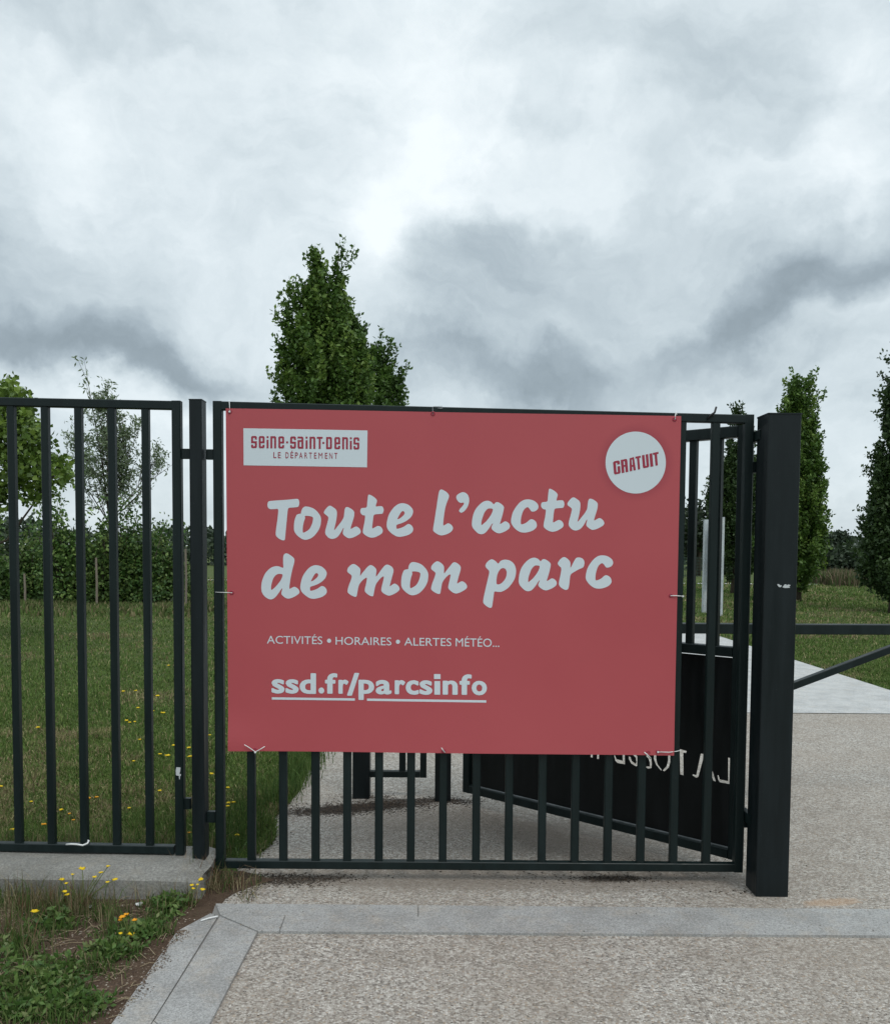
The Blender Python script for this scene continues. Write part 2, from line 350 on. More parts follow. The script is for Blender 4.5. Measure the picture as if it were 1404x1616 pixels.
def at_x(a, b, x): return lerp(a, b, (x-a.x)/(b.x-a.x))
def row(a0, a1, b0, b1, xs):
    top_ = [a0]+[at_x(a0, a1, x) for x in xs]+[a1]; bot = [b0]+[at_x(b0, b1, x+.004) for x in xs]+[b1]
    for i in range(len(top_)-1): flag([top_[i], top_[i+1], bot[i+1], bot[i]][::-1])
midend = lerp(kb_end0, kf_end0, .5)
row(kerbA, kb_end0, mid0, midend, [-.10, 2.3])
row(mid0, midend, kerbC, kf_end0, [-.62, 2.0])
mB = lerp(dO, dI, .48)
flag([dgTip+Vector((.004, .0, 0)), mid0+Vector((-.004, -.008, 0)), mB, dO, dgO0][::-1])
flag([mid0+Vector((.004, -.010, 0)), dgI0+Vector((-.003, -.003, 0)), lerp(dgI0, dI, .2), lerp(mid0, mB, .2)][::-1])
flag([lerp(mid0, mB, .2), lerp(dgI0, dI, .2), dI, mB][::-1])
o = fl.build('stone_kerb', M_KERB); o['kind'] = 'structure'
sheet('kerb_bed', [(dO.x+.01, dO.y), (dgO0.x+.01, dgO0.y), (dgTip.x+.01, dgTip.y-.004), (kerbA.x, kerbA.y-.004), (kb_end0.x, kb_end0.y-.004), (kf_end0.x, kf_end0.y+.004), (kerbC.x, kerbC.y+.004), (dI.x-.008, dI.y)], .0075, mat('joint_mortar', (.20, .195, .185), .9))

# ------------------------------------------------------------------ concrete plinth under the fence panel
FY_ = 3.82
def plinth():
    x0, x1 = -5.0, on_y(318, 1400, 3.60).x
    za = on_y(0, 1344, FY_).z; xa = on_y(0, 1344, FY_).x; zb_ = on_y(285, 1350, FY_).z; xb_ = on_y(285, 1350, FY_).x
    top = lambda x: za+(zb_-za)*(x-xa)/(xb_-xa)-.003
    prof = [(3.592, 0.0), (3.597, -.030), (3.612, -.016), (3.665, -.012), (3.69, -.002), (3.72, -.0005), (3.95, .0), (3.96, .0)]
    rnd = random.Random(4); vs = []; fs = []; n = 60
    for i in range(n+1):
        x = x0+(x1-x0)*i/n
        for j0, (y, z) in enumerate(prof):
            j = mnoise.noise(Vector((x*3, y*9, z*20)))*.006
            e = max(0, (x-(x1-.05))/.05); 
            tz = top(x) if j0 not in (0, 7) else 0
            z = max(0, z+tz+j*.6-e*.012) if j0 not in (0, 7) else 0
            vs.append((x-(.03*mnoise.noise(Vector((y*8, z*20, 0))) if i == n else 0), y+j+e*.012*(1 if y < 3.8 else -1), z))
    k = len(prof)
    for i in range(n):
        for j in range(k-1): fs.append((i*k+j, i*k+j+1, (i+1)*k+j+1, (i+1)*k+j))
    fs.append(tuple(range(n*k, n*k+k))); fs.append(tuple(range(k-1, -1, -1)))
    mb = MB(); mb.add(vs, fs); ob = mb.build('concrete_plinth', M_CONC)
    tag(ob, 'low weathered concrete footing under the left fence panel', 'plinth')
plinth()

# ------------------------------------------------------------------ fence panel, posts, gate
FY = 3.82; T = .036
def rail(mb, pa, pb, y, h, d=T):       # pa, pb: upper front corners as pixels
    a = on_y(*pa, y); b = on_y(*pb, y)
    off = Vector((0, d/2, -h/2)); mb.prism(a+off, b+off, h, d, .003, side=(0, 0, 1)); return a, b
def make_panel():
    base = on_y(280, 1345, FY)
    t = empty('railing_fence', (base.x, FY, .12), 'dark green-grey railing panel standing on the concrete footing at the left edge', 'fence')
    ta, tb = on_y(0, 626.5, FY), on_y(286, 632.5, FY); ba, bb = on_y(0, 1331, FY), on_y(285, 1336, FY)
    tl = ext(tb, ta, 2.6); bl = ext(bb, ba, 2.6)
    d = Vector((0, T/2, -T/2))
    r1 = MB(); r1.prism(tl+d, tb+d+Vector((-.030, 0, 0)), T, T, .003, side=(0, 0, 1)); r1.build('rail', M_STEEL, t)
    r2 = MB(); r2.prism(bl+d, bb+d+Vector((-.030, 0, 0)), T, T, .003, side=(0, 0, 1)); r2.build('rail', M_STEEL, t)
    sx = on_y(275.5, 985, FY).x + T/2 - .004
    st = MB(); st.prism((sx, FY+T/2, on_y(285, 1349, FY).z), (sx, FY+T/2, tb.z+.001), T+.002, T+.002, .003); st.build('stile', M_STEEL, t)
    xs = [on_y(p, 1330, FY).x + T/2 - .003 for p in (22.5, 74.7, 126.2, 177.5, 229.6)]
    step = xs[1]-xs[0]
    for k in range(1, 8): xs.insert(0, xs[0]-step)
    for x in xs:
        f = (x-bl.x)/(bb.x-bl.x); zb = bl.z+(bb.z-bl.z)*f; zt = tl.z+(tb.z-tl.z)*f
        mb = MB(); mb.prism((x, FY+T/2+.001, zb-.002), (x, FY+T/2+.001, zt-T+.001), .031, .031, .003); mb.build('bar', M_STEEL, t)
    for (y0, y1) in ((708, 724), (1260, 1277)):
        a = on_y(287, y0, FY+.01); b = on_y(300, y1, FY+.01)
        mb = MB(); mb.box((a.x-.004, FY+.008, b.z), (b.x+.004, FY+.03, a.z)); mb.build('bracket', M_STEEL, t)
    # pale patch where the paint has flaked
    chip(t, [(278.5, 1211), (285, 1211.5), (284.6, 1217), (283.2, 1221), (286, 1222.5), (285.5, 1224.5), (284.4, 1224), (284, 1230), (283, 1229.5), (282.6, 1224.6), (278, 1223.5), (277.6, 1216)], FY-.0035)
    return t
def chip(parent, pts, y):
    c = [on_y(a, b, y) for a, b in pts]; n = len(c)
    mb = MB(); mb.add([*c, *[v+Vector((0, .004, 0)) for v in c]], [tuple(range(n))]+[(i, i+n, (i+1) % n+n, (i+1) % n) for i in range(n)])
    mb.build('paint_chip', M_CHIP, parent)
make_panel()
def make_post():
    x0 = on_y(298, 631, 3.79).x; pz = on_y(312, 631, 3.79).z; wd = .054
    t = empty('fence_post', (x0+wd/2, 3.83, 0), 'slim dark steel post between the railing panel and the gate', 'post')
    mb = MB(); mb.box((x0, 3.79, .0), (x0+wd, 3.866, pz), .004); mb.build('shaft', M_STEEL2, t)
    c = MB(); c.box((x0-.0015, 3.7885, pz), (x0+wd+.0015, 3.8675, pz+.004), .004); c.build('cap', M_STEEL2, t)
make_post()
def make_gate():
    t = empty('gate', (.15, FY, .05), 'closed dark steel bar gate carrying the red banner', 'gate')
    ta, tb = on_y(336, 633, FY), on_y(1192, 654.5, FY); ba, bb = on_y(342, 1358, FY), on_y(1172, 1364, FY)
    d = Vector((0, T/2, -T/2))
    inx = Vector((T, 0, 0))
    MB().prism(ta+d+inx, tb+d-inx, T, T, .003, side=(0, 0, 1)).build('rail', M_STEEL, t)
    MB().prism(ba+d+inx, bb+d-inx, T, T, .003, side=(0, 0, 1)).build('rail', M_STEEL, t)
    xl = on_y(336, 640, FY).x+T/2; xr = on_y(1171.5, 1370, FY).x-T/2
    MB().prism((xl, FY+T/2, on_y(342, 1371, FY).z), (xl, FY+T/2, ta.z+.001), T+.002, T+.002, .003).build('stile', M_STEEL, t)
    MB().prism((xr, FY+T/2, on_y(1171, 1377, FY).z), (xr, FY+T/2, tb.z+.001), T+.002, T+.002, .003).build('stile', M_STEEL, t)
    w_ = .0345
    lefts = (390, 440, 491, 541, 591, 641.5, 692); rights = (757, 808.5, 861, 913, 965, 1017, 1069, 1121)
    xs = [on_y(p, 1355, FY).x+w_/2 for p in lefts]+[on_y(p, 1355, FY).x-w_/2 for p in rights]
    for x in xs:
        f = (x-ba.x)/(bb.x-ba.x); zb = ba.z+(bb.z-ba.z)*f; zt = ta.z+(tb.z-ta.z)*f
        MB().prism((x, FY+T/2+.001, zb-.002), (x, FY+T/2+.001, zt-T+.001), w_, w_-.004, .003).build('bar', M_STEEL, t)
    for (a, b) in (((326, 709), (337, 725)), ((327, 1281), (343, 1298)), ((1188, 728.5), (1204, 746)), ((1170, 1290), (1186, 1306))):
        p = on_y(*a, FY+.01); q = on_y(*b, FY+.01)
        MB().box((p.x-.003, FY+.008, q.z), (q.x+.01, FY+.032, p.z)).build('hinge', M_STEEL, t)
make_gate()
def make_gate_post():
    PY = 3.671; c = on_y(1192, 1417, PY); x0 = c.x; wd = on_y(1243, 1417, PY).x-x0; pz = on_y(1240, 651.5, PY).z; dp = .130
    t = empty('gate_post', (x0+wd/2, PY+dp/2, 0), 'thick square dark steel gate post right of the banner', 'post')
    MB().box((x0, PY, 0), (x0+wd, PY+dp, pz-.006), .003).build('shaft', M_STEEL2, t)
    MB().box((x0-.002, PY-.002, pz-.006), (x0+wd+.002, PY+dp+.002, pz), .003).build('cap', M_STEEL2, t)
    chip(t, [(1225.6, 922.5), (1228, 921.8), (1230.5, 923.4), (1233, 924), (1231.5, 926.6), (1228.5, 926.4)], PY-.003)
    chip(t, [(1234, 926.8), (1238, 922), (1240.5, 922.6), (1239.5, 924.6), (1243.5, 922.4), (1246.8, 923.4), (1244.5, 926), (1246, 927.6), (1238, 928)], PY-.003)
    return x0
GPX = make_gate_post()

# ------------------------------------------------------------------ second gate leaf, standing open, with the cut-out plate
LA = Vector((1.340, 3.915, 0)); LB = Vector((.124, 5.02, 0)); LD = (LB-LA).normalized(); LN = Vector((LD.y, -LD.x, 0)); LEN = (LB-LA).length
if LN.y > 0: LN = -LN
def leaf_uv(px, py):
    p = on_plane(px, py, LA, LN); return ((p-LA).dot(LD), p.z)
def on_leaf(u, z, off=0): return LA+LD*u+LN*off+Vector((0, 0, z))
def make_leaf():
    t = empty('gate_leaf', LA, 'dark gate leaf standing open, its lower half a black plate with cut-out letters', 'gate')
    zt = on_y(1178, 670.6, 3.915).z; zb = .072; S = .05
    def bar(name, u0, z0, u1, z1, w_, dd, m_=M_STEEL): MB().prism(on_leaf(u0, z0), on_leaf(u1, z1), w_, dd, .003, side=(LD if u0 == u1 else (0, 0, 1))).build(name, m_, t)
    bar('stile', .03, zb, .03, zt, .055, S); bar('stile', LEN-.022, zb, LEN-.022, zt, .045, S)
    bar('rail', .058, zt-.025, LEN-.045, zt-.025, .05, S); bar('rail', .058, zb+.022, LEN-.045, zb+.022, .044, S)
    zm = leaf_uv(1100, 1016)[1]
    bar('rail', .058, zm-.022, LEN-.045, zm-.022, .044, S)
    u1 = leaf_uv(1090.5, 900)[0]; n = 13; st_ = (u1-.03)/2
    for k in range(1, n):
        u = .03+st_*k
        if u < LEN-.08: bar('bar', u, zm+.0005, u, zt-.05, .034, .03)
    # plate with real holes
    import bmesh
    zp1 = zm-.050; zp0 = zb+.044+.004
    # letters as seen from behind, pixel sketch of the zoom (940+X/5.85, 1170+Y/5.85)
    G = [[(1218, 148), (1278, 168), (1273, 186), (1249, 180), (1247, 397), (1140, 377), (1124, 352), (1120, 312), (1131, 312), (1144, 350), (1217, 366)],
         [(966, 112), (993, 117), (989, 160), (945, 326), (922, 336), (888, 312), (894, 303), (924, 310)],
         [(1004, 128), (1030, 134), (1107, 372), (1080, 362)],
        
         [(771, 70), (836, 88), (833, 107), (806, 104), (808, 313), (775, 305)],
         [(700, 55), (762, 68), (762, 86), (714, 80), (706, 92)], [(725, 160), (766, 168), (766, 184), (725, 176)],
         [(600, 30), (560, 50), (535, 100), (532, 160), (552, 215), (602, 272), (606, 262), (568, 210), (556, 160), (558, 110), (575, 70), (602, 46)],
         [(622, 32), (665, 60), (690, 110), (692, 170), (672, 240), (630, 278), (614, 268), (650, 230), (664, 175), (662, 110), (648, 70), (622, 48)],
         [(470, 28), (510, 45), (514, 62), (480, 48), (460, 70), (470, 110), (510, 150), (516, 200), (512, 246), (480, 252), (460, 240), (464, 230), (494, 232), (496, 200), (484, 160), (446, 120), (440, 70), (452, 40)],
         [(330, 5), (376, 18), (380, 36), (340, 24), (325, 46), (334, 86), (385, 140), (392, 180), (388, 222), (368, 230), (325, 205), (300, 160), (302, 138), (318, 142), (330, 180), (366, 206), (372, 190), (366, 150), (316, 100), (302, 50), (312, 18)],
         [(262, -30), (268, 212), (196, 198), (176, 176), (166, 130), (176, 128), (190, 164), (246, 178), (242, 92), (196, 84), (196, 70), (242, 78), (240, -14), (190, -22), (188, -36)],
         [(20, -80), (34, -76), (28, 164), (8, 160)], [(-40, -95), (-26, -92), (-30, 150), (-50, 146)], [(-14, -84), (0, -80), (-2, 60), (-14, 58)]]
    from mathutils.geometry import delaunay_2d_cdt
    loops = [[leaf_uv(940+x/5.85, 1170+y/5.85) for x, y in g] for g in G]
    outer = [(.058, zp0), (LEN-.045, zp0), (LEN-.045, zp1), (.058, zp1)]
    pts = []; edges = []
    for lp in [outer]+loops:
        b_ = len(pts); pts += [Vector(p) for p in lp]; edges += [(b_+i, b_+(i+1) % len(lp)) for i in range(len(lp))]
    vo, eo, fo = delaunay_2d_cdt(pts, edges, [], 0, 1e-6)[:3]
    def inside(p, lp):
        c_ = False
        for i in range(len(lp)):
            (x0_, y0_), (x1_, y1_) = lp[i-1], lp[i]
            if (y0_ > p[1]) != (y1_ > p[1]) and p[0] < (x1_-x0_)*(p[1]-y0_)/(y1_-y0_)+x0_: c_ = not c_
        return c_
    keep = []
    for f in fo:
        cxy = (sum(vo[i][0] for i in f)/len(f), sum(vo[i][1] for i in f)/len(f))
        if inside(cxy, outer) and not any(inside(cxy, lp) for lp in loops): keep.append(tuple(f))
    nv = len(vo); vs = [on_leaf(v[0], v[1], .0015) for v in vo]+[on_leaf(v[0], v[1], -.0015) for v in vo]
    cnt = {}
    for f in keep:
        for i in range(len(f)): k_ = (f[i], f[(i+1) % len(f)]); cnt[k_] = 1
    fs = [f for f in keep]+[tuple(reversed([i+nv for i in f])) for f in keep]+[(a_, a_+nv, b_+nv, b_) for (a_, b_) in cnt if (b_, a_) not in cnt]
    MB().add(vs, fs).build('name_plate', M_PLATE, t)
    # hinges to the post
    for z in (1.95, .30):
        MB().prism((LA.x-.01, LA.y-.03, z), (GPX+.01, LA.y-.16, z), .045, .03, .004, side=(0, 0, 1)).build('hinge', M_STEEL, t)
make_leaf()

# ------------------------------------------------------------------ banner
BAN_Y = FY-.012
BX0, BX1 = on_y(357, 900, BAN_Y).x, on_y(1074, 700, BAN_Y).x
def warp_y(x, z):
    """slight buckling of the sheet"""
    return -.0035*math.sin(x*2.1+.6)*math.sin(z*2.3+.2) - .0025*math.sin(x*5.3+1.1)*math.cos(z*1.7) - .010*math.exp(-(((x+.92)/.14)**2+((z-.60)/.10)**2)) - .004*math.exp(-(((x-.98)/.1)**2+((z-.60)/.12)**2))
def bpt(px, py, off=0.):
    p = on_y(px, py, BAN_Y); p.y = BAN_Y+warp_y(p.x, p.z)-off; return p
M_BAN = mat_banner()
def make_banner():
    c = [(356.5, 644.5), (1074.5, 656.5), (1062.5, 1192), (360.5, 1185)]
    t = empty('banner', on_y(710, 1190, BAN_Y), 'large red rigid banner with white lettering tied to the bar gate', 'banner')
    nx, nz = 90, 70; vs = []; 
    P = [on_y(*p, BAN_Y) for p in c]
    for k, th in enumerate((0, .003)):
        for j in range(nz+1):
            for i in range(nx+1):
                a = P[0].lerp(P[1], i/nx); b = P[3].lerp(P[2], i/nx); q = a.lerp(b, j/nz)
                vs.append((q.x, BAN_Y+warp_y(q.x, q.z)+th, q.z))
    fs = []; W = nx+1; B = W*(nz+1)
    for j in range(nz):
        for i in range(nx):
            a = j*W+i; fs.append((a, a+W, a+W+1, a+1)); fs.append((B+a, B+a+1, B+a+W+1, B+a+W))
    for i in range(nx): fs.append((i, i+1, B+i+1, B+i)); a = nz*W+i; fs.append((a, B+a, B+a+1, a+1))
    for j in range(nz): a = j*W; fs.append((a, B+a, B+a+W, a+W)); a = j*W+nx; fs.append((a, a+W, B+a+W, B+a))
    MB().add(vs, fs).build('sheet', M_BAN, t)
    return t
BAN = make_banner()
def chaikin(p, n=2):
    for _ in range(n):
        q = []
        for i in range(len(p)):
            a = p[i]; b = p[(i+1) % len(p)]
            q += [(a[0]*.78+b[0]*.22, a[1]*.78+b[1]*.22), (a[0]*.22+b[0]*.78, a[1]*.22+b[1]*.78)]
        p = q
    return p
def curve_mesh(polys):
    """polygons in pixel space (lists with holes) -> filled mesh vertices/faces"""
    cu = bpy.data.curves.new('c', 'CURVE'); cu.dimensions = '2D'; cu.fill_mode = 'BOTH'
    for pts in polys:
        s = cu.splines.new('POLY'); s.points.add(len(pts)-1); s.use_cyclic_u = True
        for i, p in enumerate(pts): s.points[i].co = (p[0]/100, -p[1]/100, 0, 1)
    co = bpy.data.objects.new('tmp', cu); COL.objects.link(co); bpy.context.view_layer.update()
    me = bpy.data.meshes.new_from_object(co.evaluated_get(bpy.context.evaluated_depsgraph_get()))
    bpy.data.objects.remove(co)
    return [(v.co.x*100, -v.co.y*100) for v in me.vertices], [tuple(p.vertices) for p in me.polygons]
OFF = .0007
def put(name, vf_list, mt, parent, off=OFF):
    mb = MB()
    for vs, fs in vf_list: mb.add([bpt(x, y, off) for x, y in vs], fs)
    return mb.build(name, mt, parent)
# --- headline: brush lettering, each glyph outlined at 14.04 units per pixel
GL = {
'T': ((415, 770), [[(135,292),(350,275),(560,262),(770,238),(800,265),(812,330),(803,385),(785,425),(660,435),(562,440),(548,540),(532,720),(515,880),(500,1050),(488,1165),(420,1158),(340,1115),(290,1060),(284,1000),(305,840),(330,660),(350,460),(270,468),(160,475),(115,440),(100,380),(112,320)]]),
'o': ((415, 770), [[(848,560),(848,530),(870,465),(905,425),(950,408),(1050,425),(1150,470),(1230,550),(1280,630),(1293,700),(1280,830),(1240,930),(1170,1030),(1090,1105),(1010,1140),(940,1152),(870,1135),(790,1080),(730,1020),(692,950),(688,850),(700,730),(725,650),(750,595),(790,577),(848,570)],
      [(925,620),(1020,620),(1115,645),(1112,720),(1090,800),(1050,890),(1000,945),(905,995),(885,985),(884,900),(895,820),(912,740),(938,680),(935,650)]]),
'u': ((505, 770), [[(85,540),(110,490),(165,425),(215,392),(250,400),(310,440),(360,480),(380,540),(372,660),(350,780),(325,880),(312,935),(330,930),(400,840),(480,740),(530,650),(540,540),(550,470),(575,425),(620,425),(690,460),(740,500),(765,540),(755,640),(725,740),(695,830),(672,920),(740,880),(800,850),(850,875),(890,915),(910,975),(880,1020),(800,1070),(720,1105),(640,1120),(580,1090),(510,1030),(505,980),(530,900),(520,880),(480,960),(430,1040),(370,1105),(280,1135),(200,1115),(145,1060),(115,1010),(120,940),(145,850),(170,760),(195,650),(150,610),(100,575)]]),
't': ((505, 770), [[(1065,160),(1085,145),(1140,165),(1200,205),(1245,245),(1265,285),(1250,340),(1228,418),(1300,405),(1380,405),(1405,450),(1412,500),(1395,550),(1380,575),(1280,580),(1190,590),(1175,690),(1165,790),(1150,910),(1220,870),(1280,838),(1340,855),(1380,900),(1393,950),(1380,1000),(1320,1045),(1230,1090),(1150,1105),(1090,1095),(1010,1055),(945,995),(955,900),(985,770),(1005,605),(950,610),(905,570),(890,520),(900,470),(925,445),(1040,440),(1045,330)]]),
'e': ((595, 770), [[(430,815),(520,790),(620,750),(720,680),(775,610),(798,540),(795,490),(760,430),(690,370),(620,345),(540,335),(460,360),(390,410),(330,480),(270,570),(235,670),(212,780),(212,860),(240,930),(310,1000),(390,1055),(450,1080),(520,1085),(620,1065),(710,1035),(780,980),(800,930),(795,880),(760,825),(700,795),(660,810),(600,855),(520,890),(430,912),(425,860)],
      [(445,700),(460,660),(500,585),(535,530),(570,510),(600,525),(612,560),(590,605),(550,640),(500,680)]]),
'l': ((670, 765), [[(325,130),(355,100),(400,110),(470,150),(520,195),(542,240),(530,300),(490,390),(460,490),(435,620),(420,740),(405,915),(455,885),(515,848),(570,870),(615,915),(630,970),(600,1030),(530,1080),(450,1110),(370,1125),(300,1105),(240,1070),(182,1020),(190,940),(215,800),(240,630),(265,470),(290,300),(310,180)]]),
"'": ((670, 765), [[(700,245),(740,205),(800,172),(860,160),(920,185),(965,235),(985,310),(983,390),(955,480),(910,550),(860,600),(810,622),(775,605),(755,575),(775,540),(825,485),(870,430),(868,388),(800,405),(750,380),(710,330),(698,285)]]),
'a': ((740, 770), [[(545,370),(590,315),(640,312),(700,345),(750,385),(775,425),(765,490),(740,600),(710,700),(675,810),(735,775),(795,735),(850,755),(895,800),(908,855),(885,905),(830,945),(760,980),(690,1005),(640,1005),(590,985),(530,945),(492,895),(500,850),(530,790),(520,780),(490,820),(440,900),(380,975),(330,1015),(265,1028),(200,1010),(140,955),(80,885),(60,820),(65,720),(85,610),(120,510),(180,420),(260,340),(330,295),(410,278),(480,300),(520,335)],
      [(268,835),(275,730),(300,650),(340,540),(390,480),(430,452),(530,458),(520,520),(490,590),(430,680),(370,750),(310,800)]]),
'c': ((870, 865), [[(1120,325),(1165,370),(1200,430),(1260,432),(1320,405),(1355,360),(1362,310),(1340,255),(1280,200),(1210,170),(1120,157),(1040,170),(960,215),(890,290),(820,390),(780,480),(757,580),(750,660),(770,720),(830,800),(890,850),(960,890),(1060,900),(1150,885),(1250,845),(1310,790),(1328,740),(1315,670),(1270,620),(1205,595),(1160,615),(1110,665),(1050,700),(970,722),(968,650),(975,560),(1010,440),(1050,370)]]),
'd': ((405, 865), [[(598,440),(590,330),(590,200),(605,145),(640,115),(690,118),(750,155),(810,200),(845,250),(835,330),(800,450),(770,580),(745,720),(720,915),(780,880),(835,852),(890,875),(935,915),(957,970),(940,1010),(870,1060),(780,1105),(710,1122),(640,1105),(590,1065),(545,1020),(555,965),(575,895),(560,890),(520,950),(470,1025),(410,1095),(350,1135),(290,1135),(220,1105),(150,1040),(112,960),(103,880),(112,770),(140,670),(190,560),(260,480),(340,420),(430,397),(500,405),(560,430)],
      [(320,940),(322,850),(340,760),(370,670),(420,600),(480,568),(580,575),(575,630),(540,710),(480,790),(400,880)]]),
'm': ((540, 870), [[(110,430),(125,370),(180,310),(230,280),(280,285),(340,325),(390,370),(408,410),(400,480),(395,555),(430,500),(500,415),(560,345),(620,300),(680,320),(740,370),(762,420),(750,500),(745,575),(800,500),(870,400),(940,315),(990,290),(1050,310),(1110,350),(1140,410),(1130,480),(1100,580),(1075,680),(1045,790),(1100,745),(1155,710),(1210,735),(1255,780),(1275,835),(1250,880),(1180,930),(1110,965),(1040,985),(980,970),(910,930),(862,880),(870,800),(900,690),(930,545),(870,575),(800,650),(745,730),(725,800),(705,900),(688,1000),(640,995),(570,960),(500,895),(500,830),(530,720),(555,575),(500,600),(430,660),(370,745),(350,830),(335,920),(318,1010),(270,1008),(190,970),(120,915),(120,860),(145,760),(190,650),(220,545),(170,500),(120,465)]]),
'n': ((630, 865), [[(700,440),(715,385),(770,325),(830,288),(880,300),(940,340),(980,385),(992,430),(985,580),(1040,500),(1120,400),(1180,325),(1220,308),(1280,330),(1340,380),(1365,430),(1350,510),(1310,640),(1270,800),(1330,755),(1390,730),(1440,755),(1485,800),(1505,855),(1480,905),(1410,950),(1330,990),(1250,1010),(1190,990),(1120,935),(1078,885),(1090,800),(1120,680),(1140,575),(1080,600),(1010,670),(950,760),(935,840),(920,930),(905,1015),(850,1015),(770,975),(702,920),(705,860),(735,760),(780,650),(808,550),(760,510),(712,475)]]),
'p': ((755, 865), [[(435,355),(475,290),(530,262),(600,253),(680,268),(750,310),(805,380),(830,480),(825,580),(800,680),(740,780),(660,880),(580,935),(500,970),(430,972),(345,955),(335,1040),(320,1150),(308,1240),(292,1320),(240,1325),(170,1285),(97,1215),(105,1120),(135,980),(170,830),(205,680),(245,510),(195,465),(145,405),(160,350),(205,290),(275,245),(330,255),(390,300)],
      [(395,790),(395,690),(410,600),(440,520),(490,455),(550,438),(600,465),(625,530),(615,620),(580,700),(520,770),(450,808),(410,805)]]),
'r': ((870, 865), [[(130,345),(150,300),(200,235),(260,195),(310,205),(370,250),(418,310),(412,455),(450,380),(500,280),(545,210),(620,205),(680,225),(720,275),(730,330),(705,430),(620,460),(510,520),(415,580),(400,700),(390,820),(365,915),(310,928),(250,905),(190,860),(155,800),(165,730),(195,600),(222,440),(170,400)]]),
}
def brush(ch, dx=0, dy=0):
    (ox, oy), P = GL[ch]
    return curve_mesh([chaikin([(ox+x/14.04+dx, oy+y/14.04+dy) for x, y in p]) for p in P])
line1 = [brush('T'), brush('o'), brush('u'), brush('t'), brush('e'), brush('l'), brush("'"), brush('a'),
         brush('c', 805.9-923.4, 787.8-876.2), brush('t', 853.0-568.2, 770.9-780.3), brush('u', 894.5-511, 784.6-797.9)]
line2 = [brush('d'), brush('e', 474.1-610.1, 891.7-793.9), brush('m'), brush('o', 632.8-464.0, 886.7-799.1), brush('n'), brush('p'),
         brush('a', 818.0-744.3, 879.8-789.8), brush('r'), brush('c')]
put('headline_lettering', line1+line2, M_WHITE, BAN)
# --- block glyphs drawn on a small grid
BG = {'s': '###,#.#,#..,###,..#,#.#,###', 'e': '###,#.#,#.#,###,#..,#.#,###', 'i': '#,.,#,#,#,#,#', 'n': '###,#.#,#.#,#.#,#.#,#.#,#.#', 'a': '###,..#,###,#.#,#.#,#.#,###',
      'T': '###,.#.,.#.,.#.,.#.,.#.,.#.', 'D': '###,#.#,#.#,#.#,#.#,#.#,###', 'G': '###,#.#,#..,#.#,#.#,#.#,###', 'R': '###,#.#,#.#,###,#.#,#.#,#.#', 'A': '###,#.#,#.#,#.#,###,#.#,#.#', 'U': '#.#,#.#,#.#,#.#,#.#,#.#,###', 'I': '#,#,#,#,#,#,#'}
ROUND = {'s': 'abcd', 'e': 'abcd', 'D': 'bd', 'n': 'b', 'a': 'bc', 'G': 'abcd', 'R': 'b', 'U': 'cd', 'A': ''}
def block(ch, fn, cw, rh):
    """fn maps (u, v) in glyph units to pixels"""
    rows = BG[ch].split(','); nr = len(rows); nc = len(rows[0]); xs = [0]; 
    for c in cw[:nc]: xs.append(xs[-1]+c)
    ys = [0]
    for r_ in rh: ys.append(ys[-1]+r_)
    vs = []; fs = []
    for r_ in range(nr):
        for c in range(nc):
            if rows[r_][c] != '#': continue
            x0, x1, y0, y1 = xs[c], xs[c+1], ys[r_], ys[r_+1]; k = min(x1-x0, y1-y0)*.55
            rd = ROUND.get(ch, '')
            q = []
            q += [(x0+k, y0), (x0, y0+k)] if (r_ == 0 and c == 0 and 'a' in rd) else [(x0, y0)]
            q += [(x0, y1-k), (x0+k, y1)] if (r_ == nr-1 and c == 0 and 'c' in rd) else [(x0, y1)]
            q += [(x1-k, y1), (x1, y1-k)] if (r_ == nr-1 and c == nc-1 and 'd' in rd) else [(x1, y1)]
            q += [(x1, y0+k), (x1-k, y0)] if (r_ == 0 and c == nc-1 and 'b' in rd) else [(x1, y0)]
            b = len(vs); vs += [fn(*p) for p in q]; fs.append(tuple(range(b, b+len(q))))
    return vs, fs
def quad(pts): return pts, [tuple(range(len(pts)))]
# --- logo panel
def grid_quad(c, nx, ny):
    A_, B_, C_, D_ = [np.array(p, float) for p in c]; vs = []; fs = []
    for j in range(ny+1):
        for i in range(nx+1): u, v = i/nx, j/ny; vs.append(tuple((A_*(1-u)+B_*u)*(1-v)+(D_*(1-u)+C_*u)*v))
    for j in range(ny):
        for i in range(nx): a = j*(nx+1)+i; fs.append((a, a+nx+1, a+nx+2, a+1))
    return vs, fs
LP = put('logo_panel', [grid_quad([(384.5, 676), (580, 679.5), (579.2, 737.6), (384.9, 734.4)], 30, 10)], M_WHITE, BAN)
rh = [2.9, 2.6, 2.6, 2.9, 2.4, 2.4, 2.9]; rh = [r_*19.1/sum(rh) for r_ in rh]
logo = []
for ch, x in zip('seinesainTDenis', (396.8, 408.9, 421.2, 427.2, 439.8, 458.4, 470.1, 482.7, 488.9, 500.3, 515, 528, 540.2, 552.3, 558)):
    y = 688.2+(x-397)*.0135
    cw = (3.1, 2.9, 3.1)
    logo.append(block(ch, lambda u, v, x=x, y=y: (x+u, y+v), cw, rh))
for x, y in ((453.6, 698.2), (510.6, 699.2)): logo.append(quad([(x-1.6, y-1.5), (x-1.6, y+1.5), (x+1.6, y+1.5), (x+1.6, y-1.5)]))
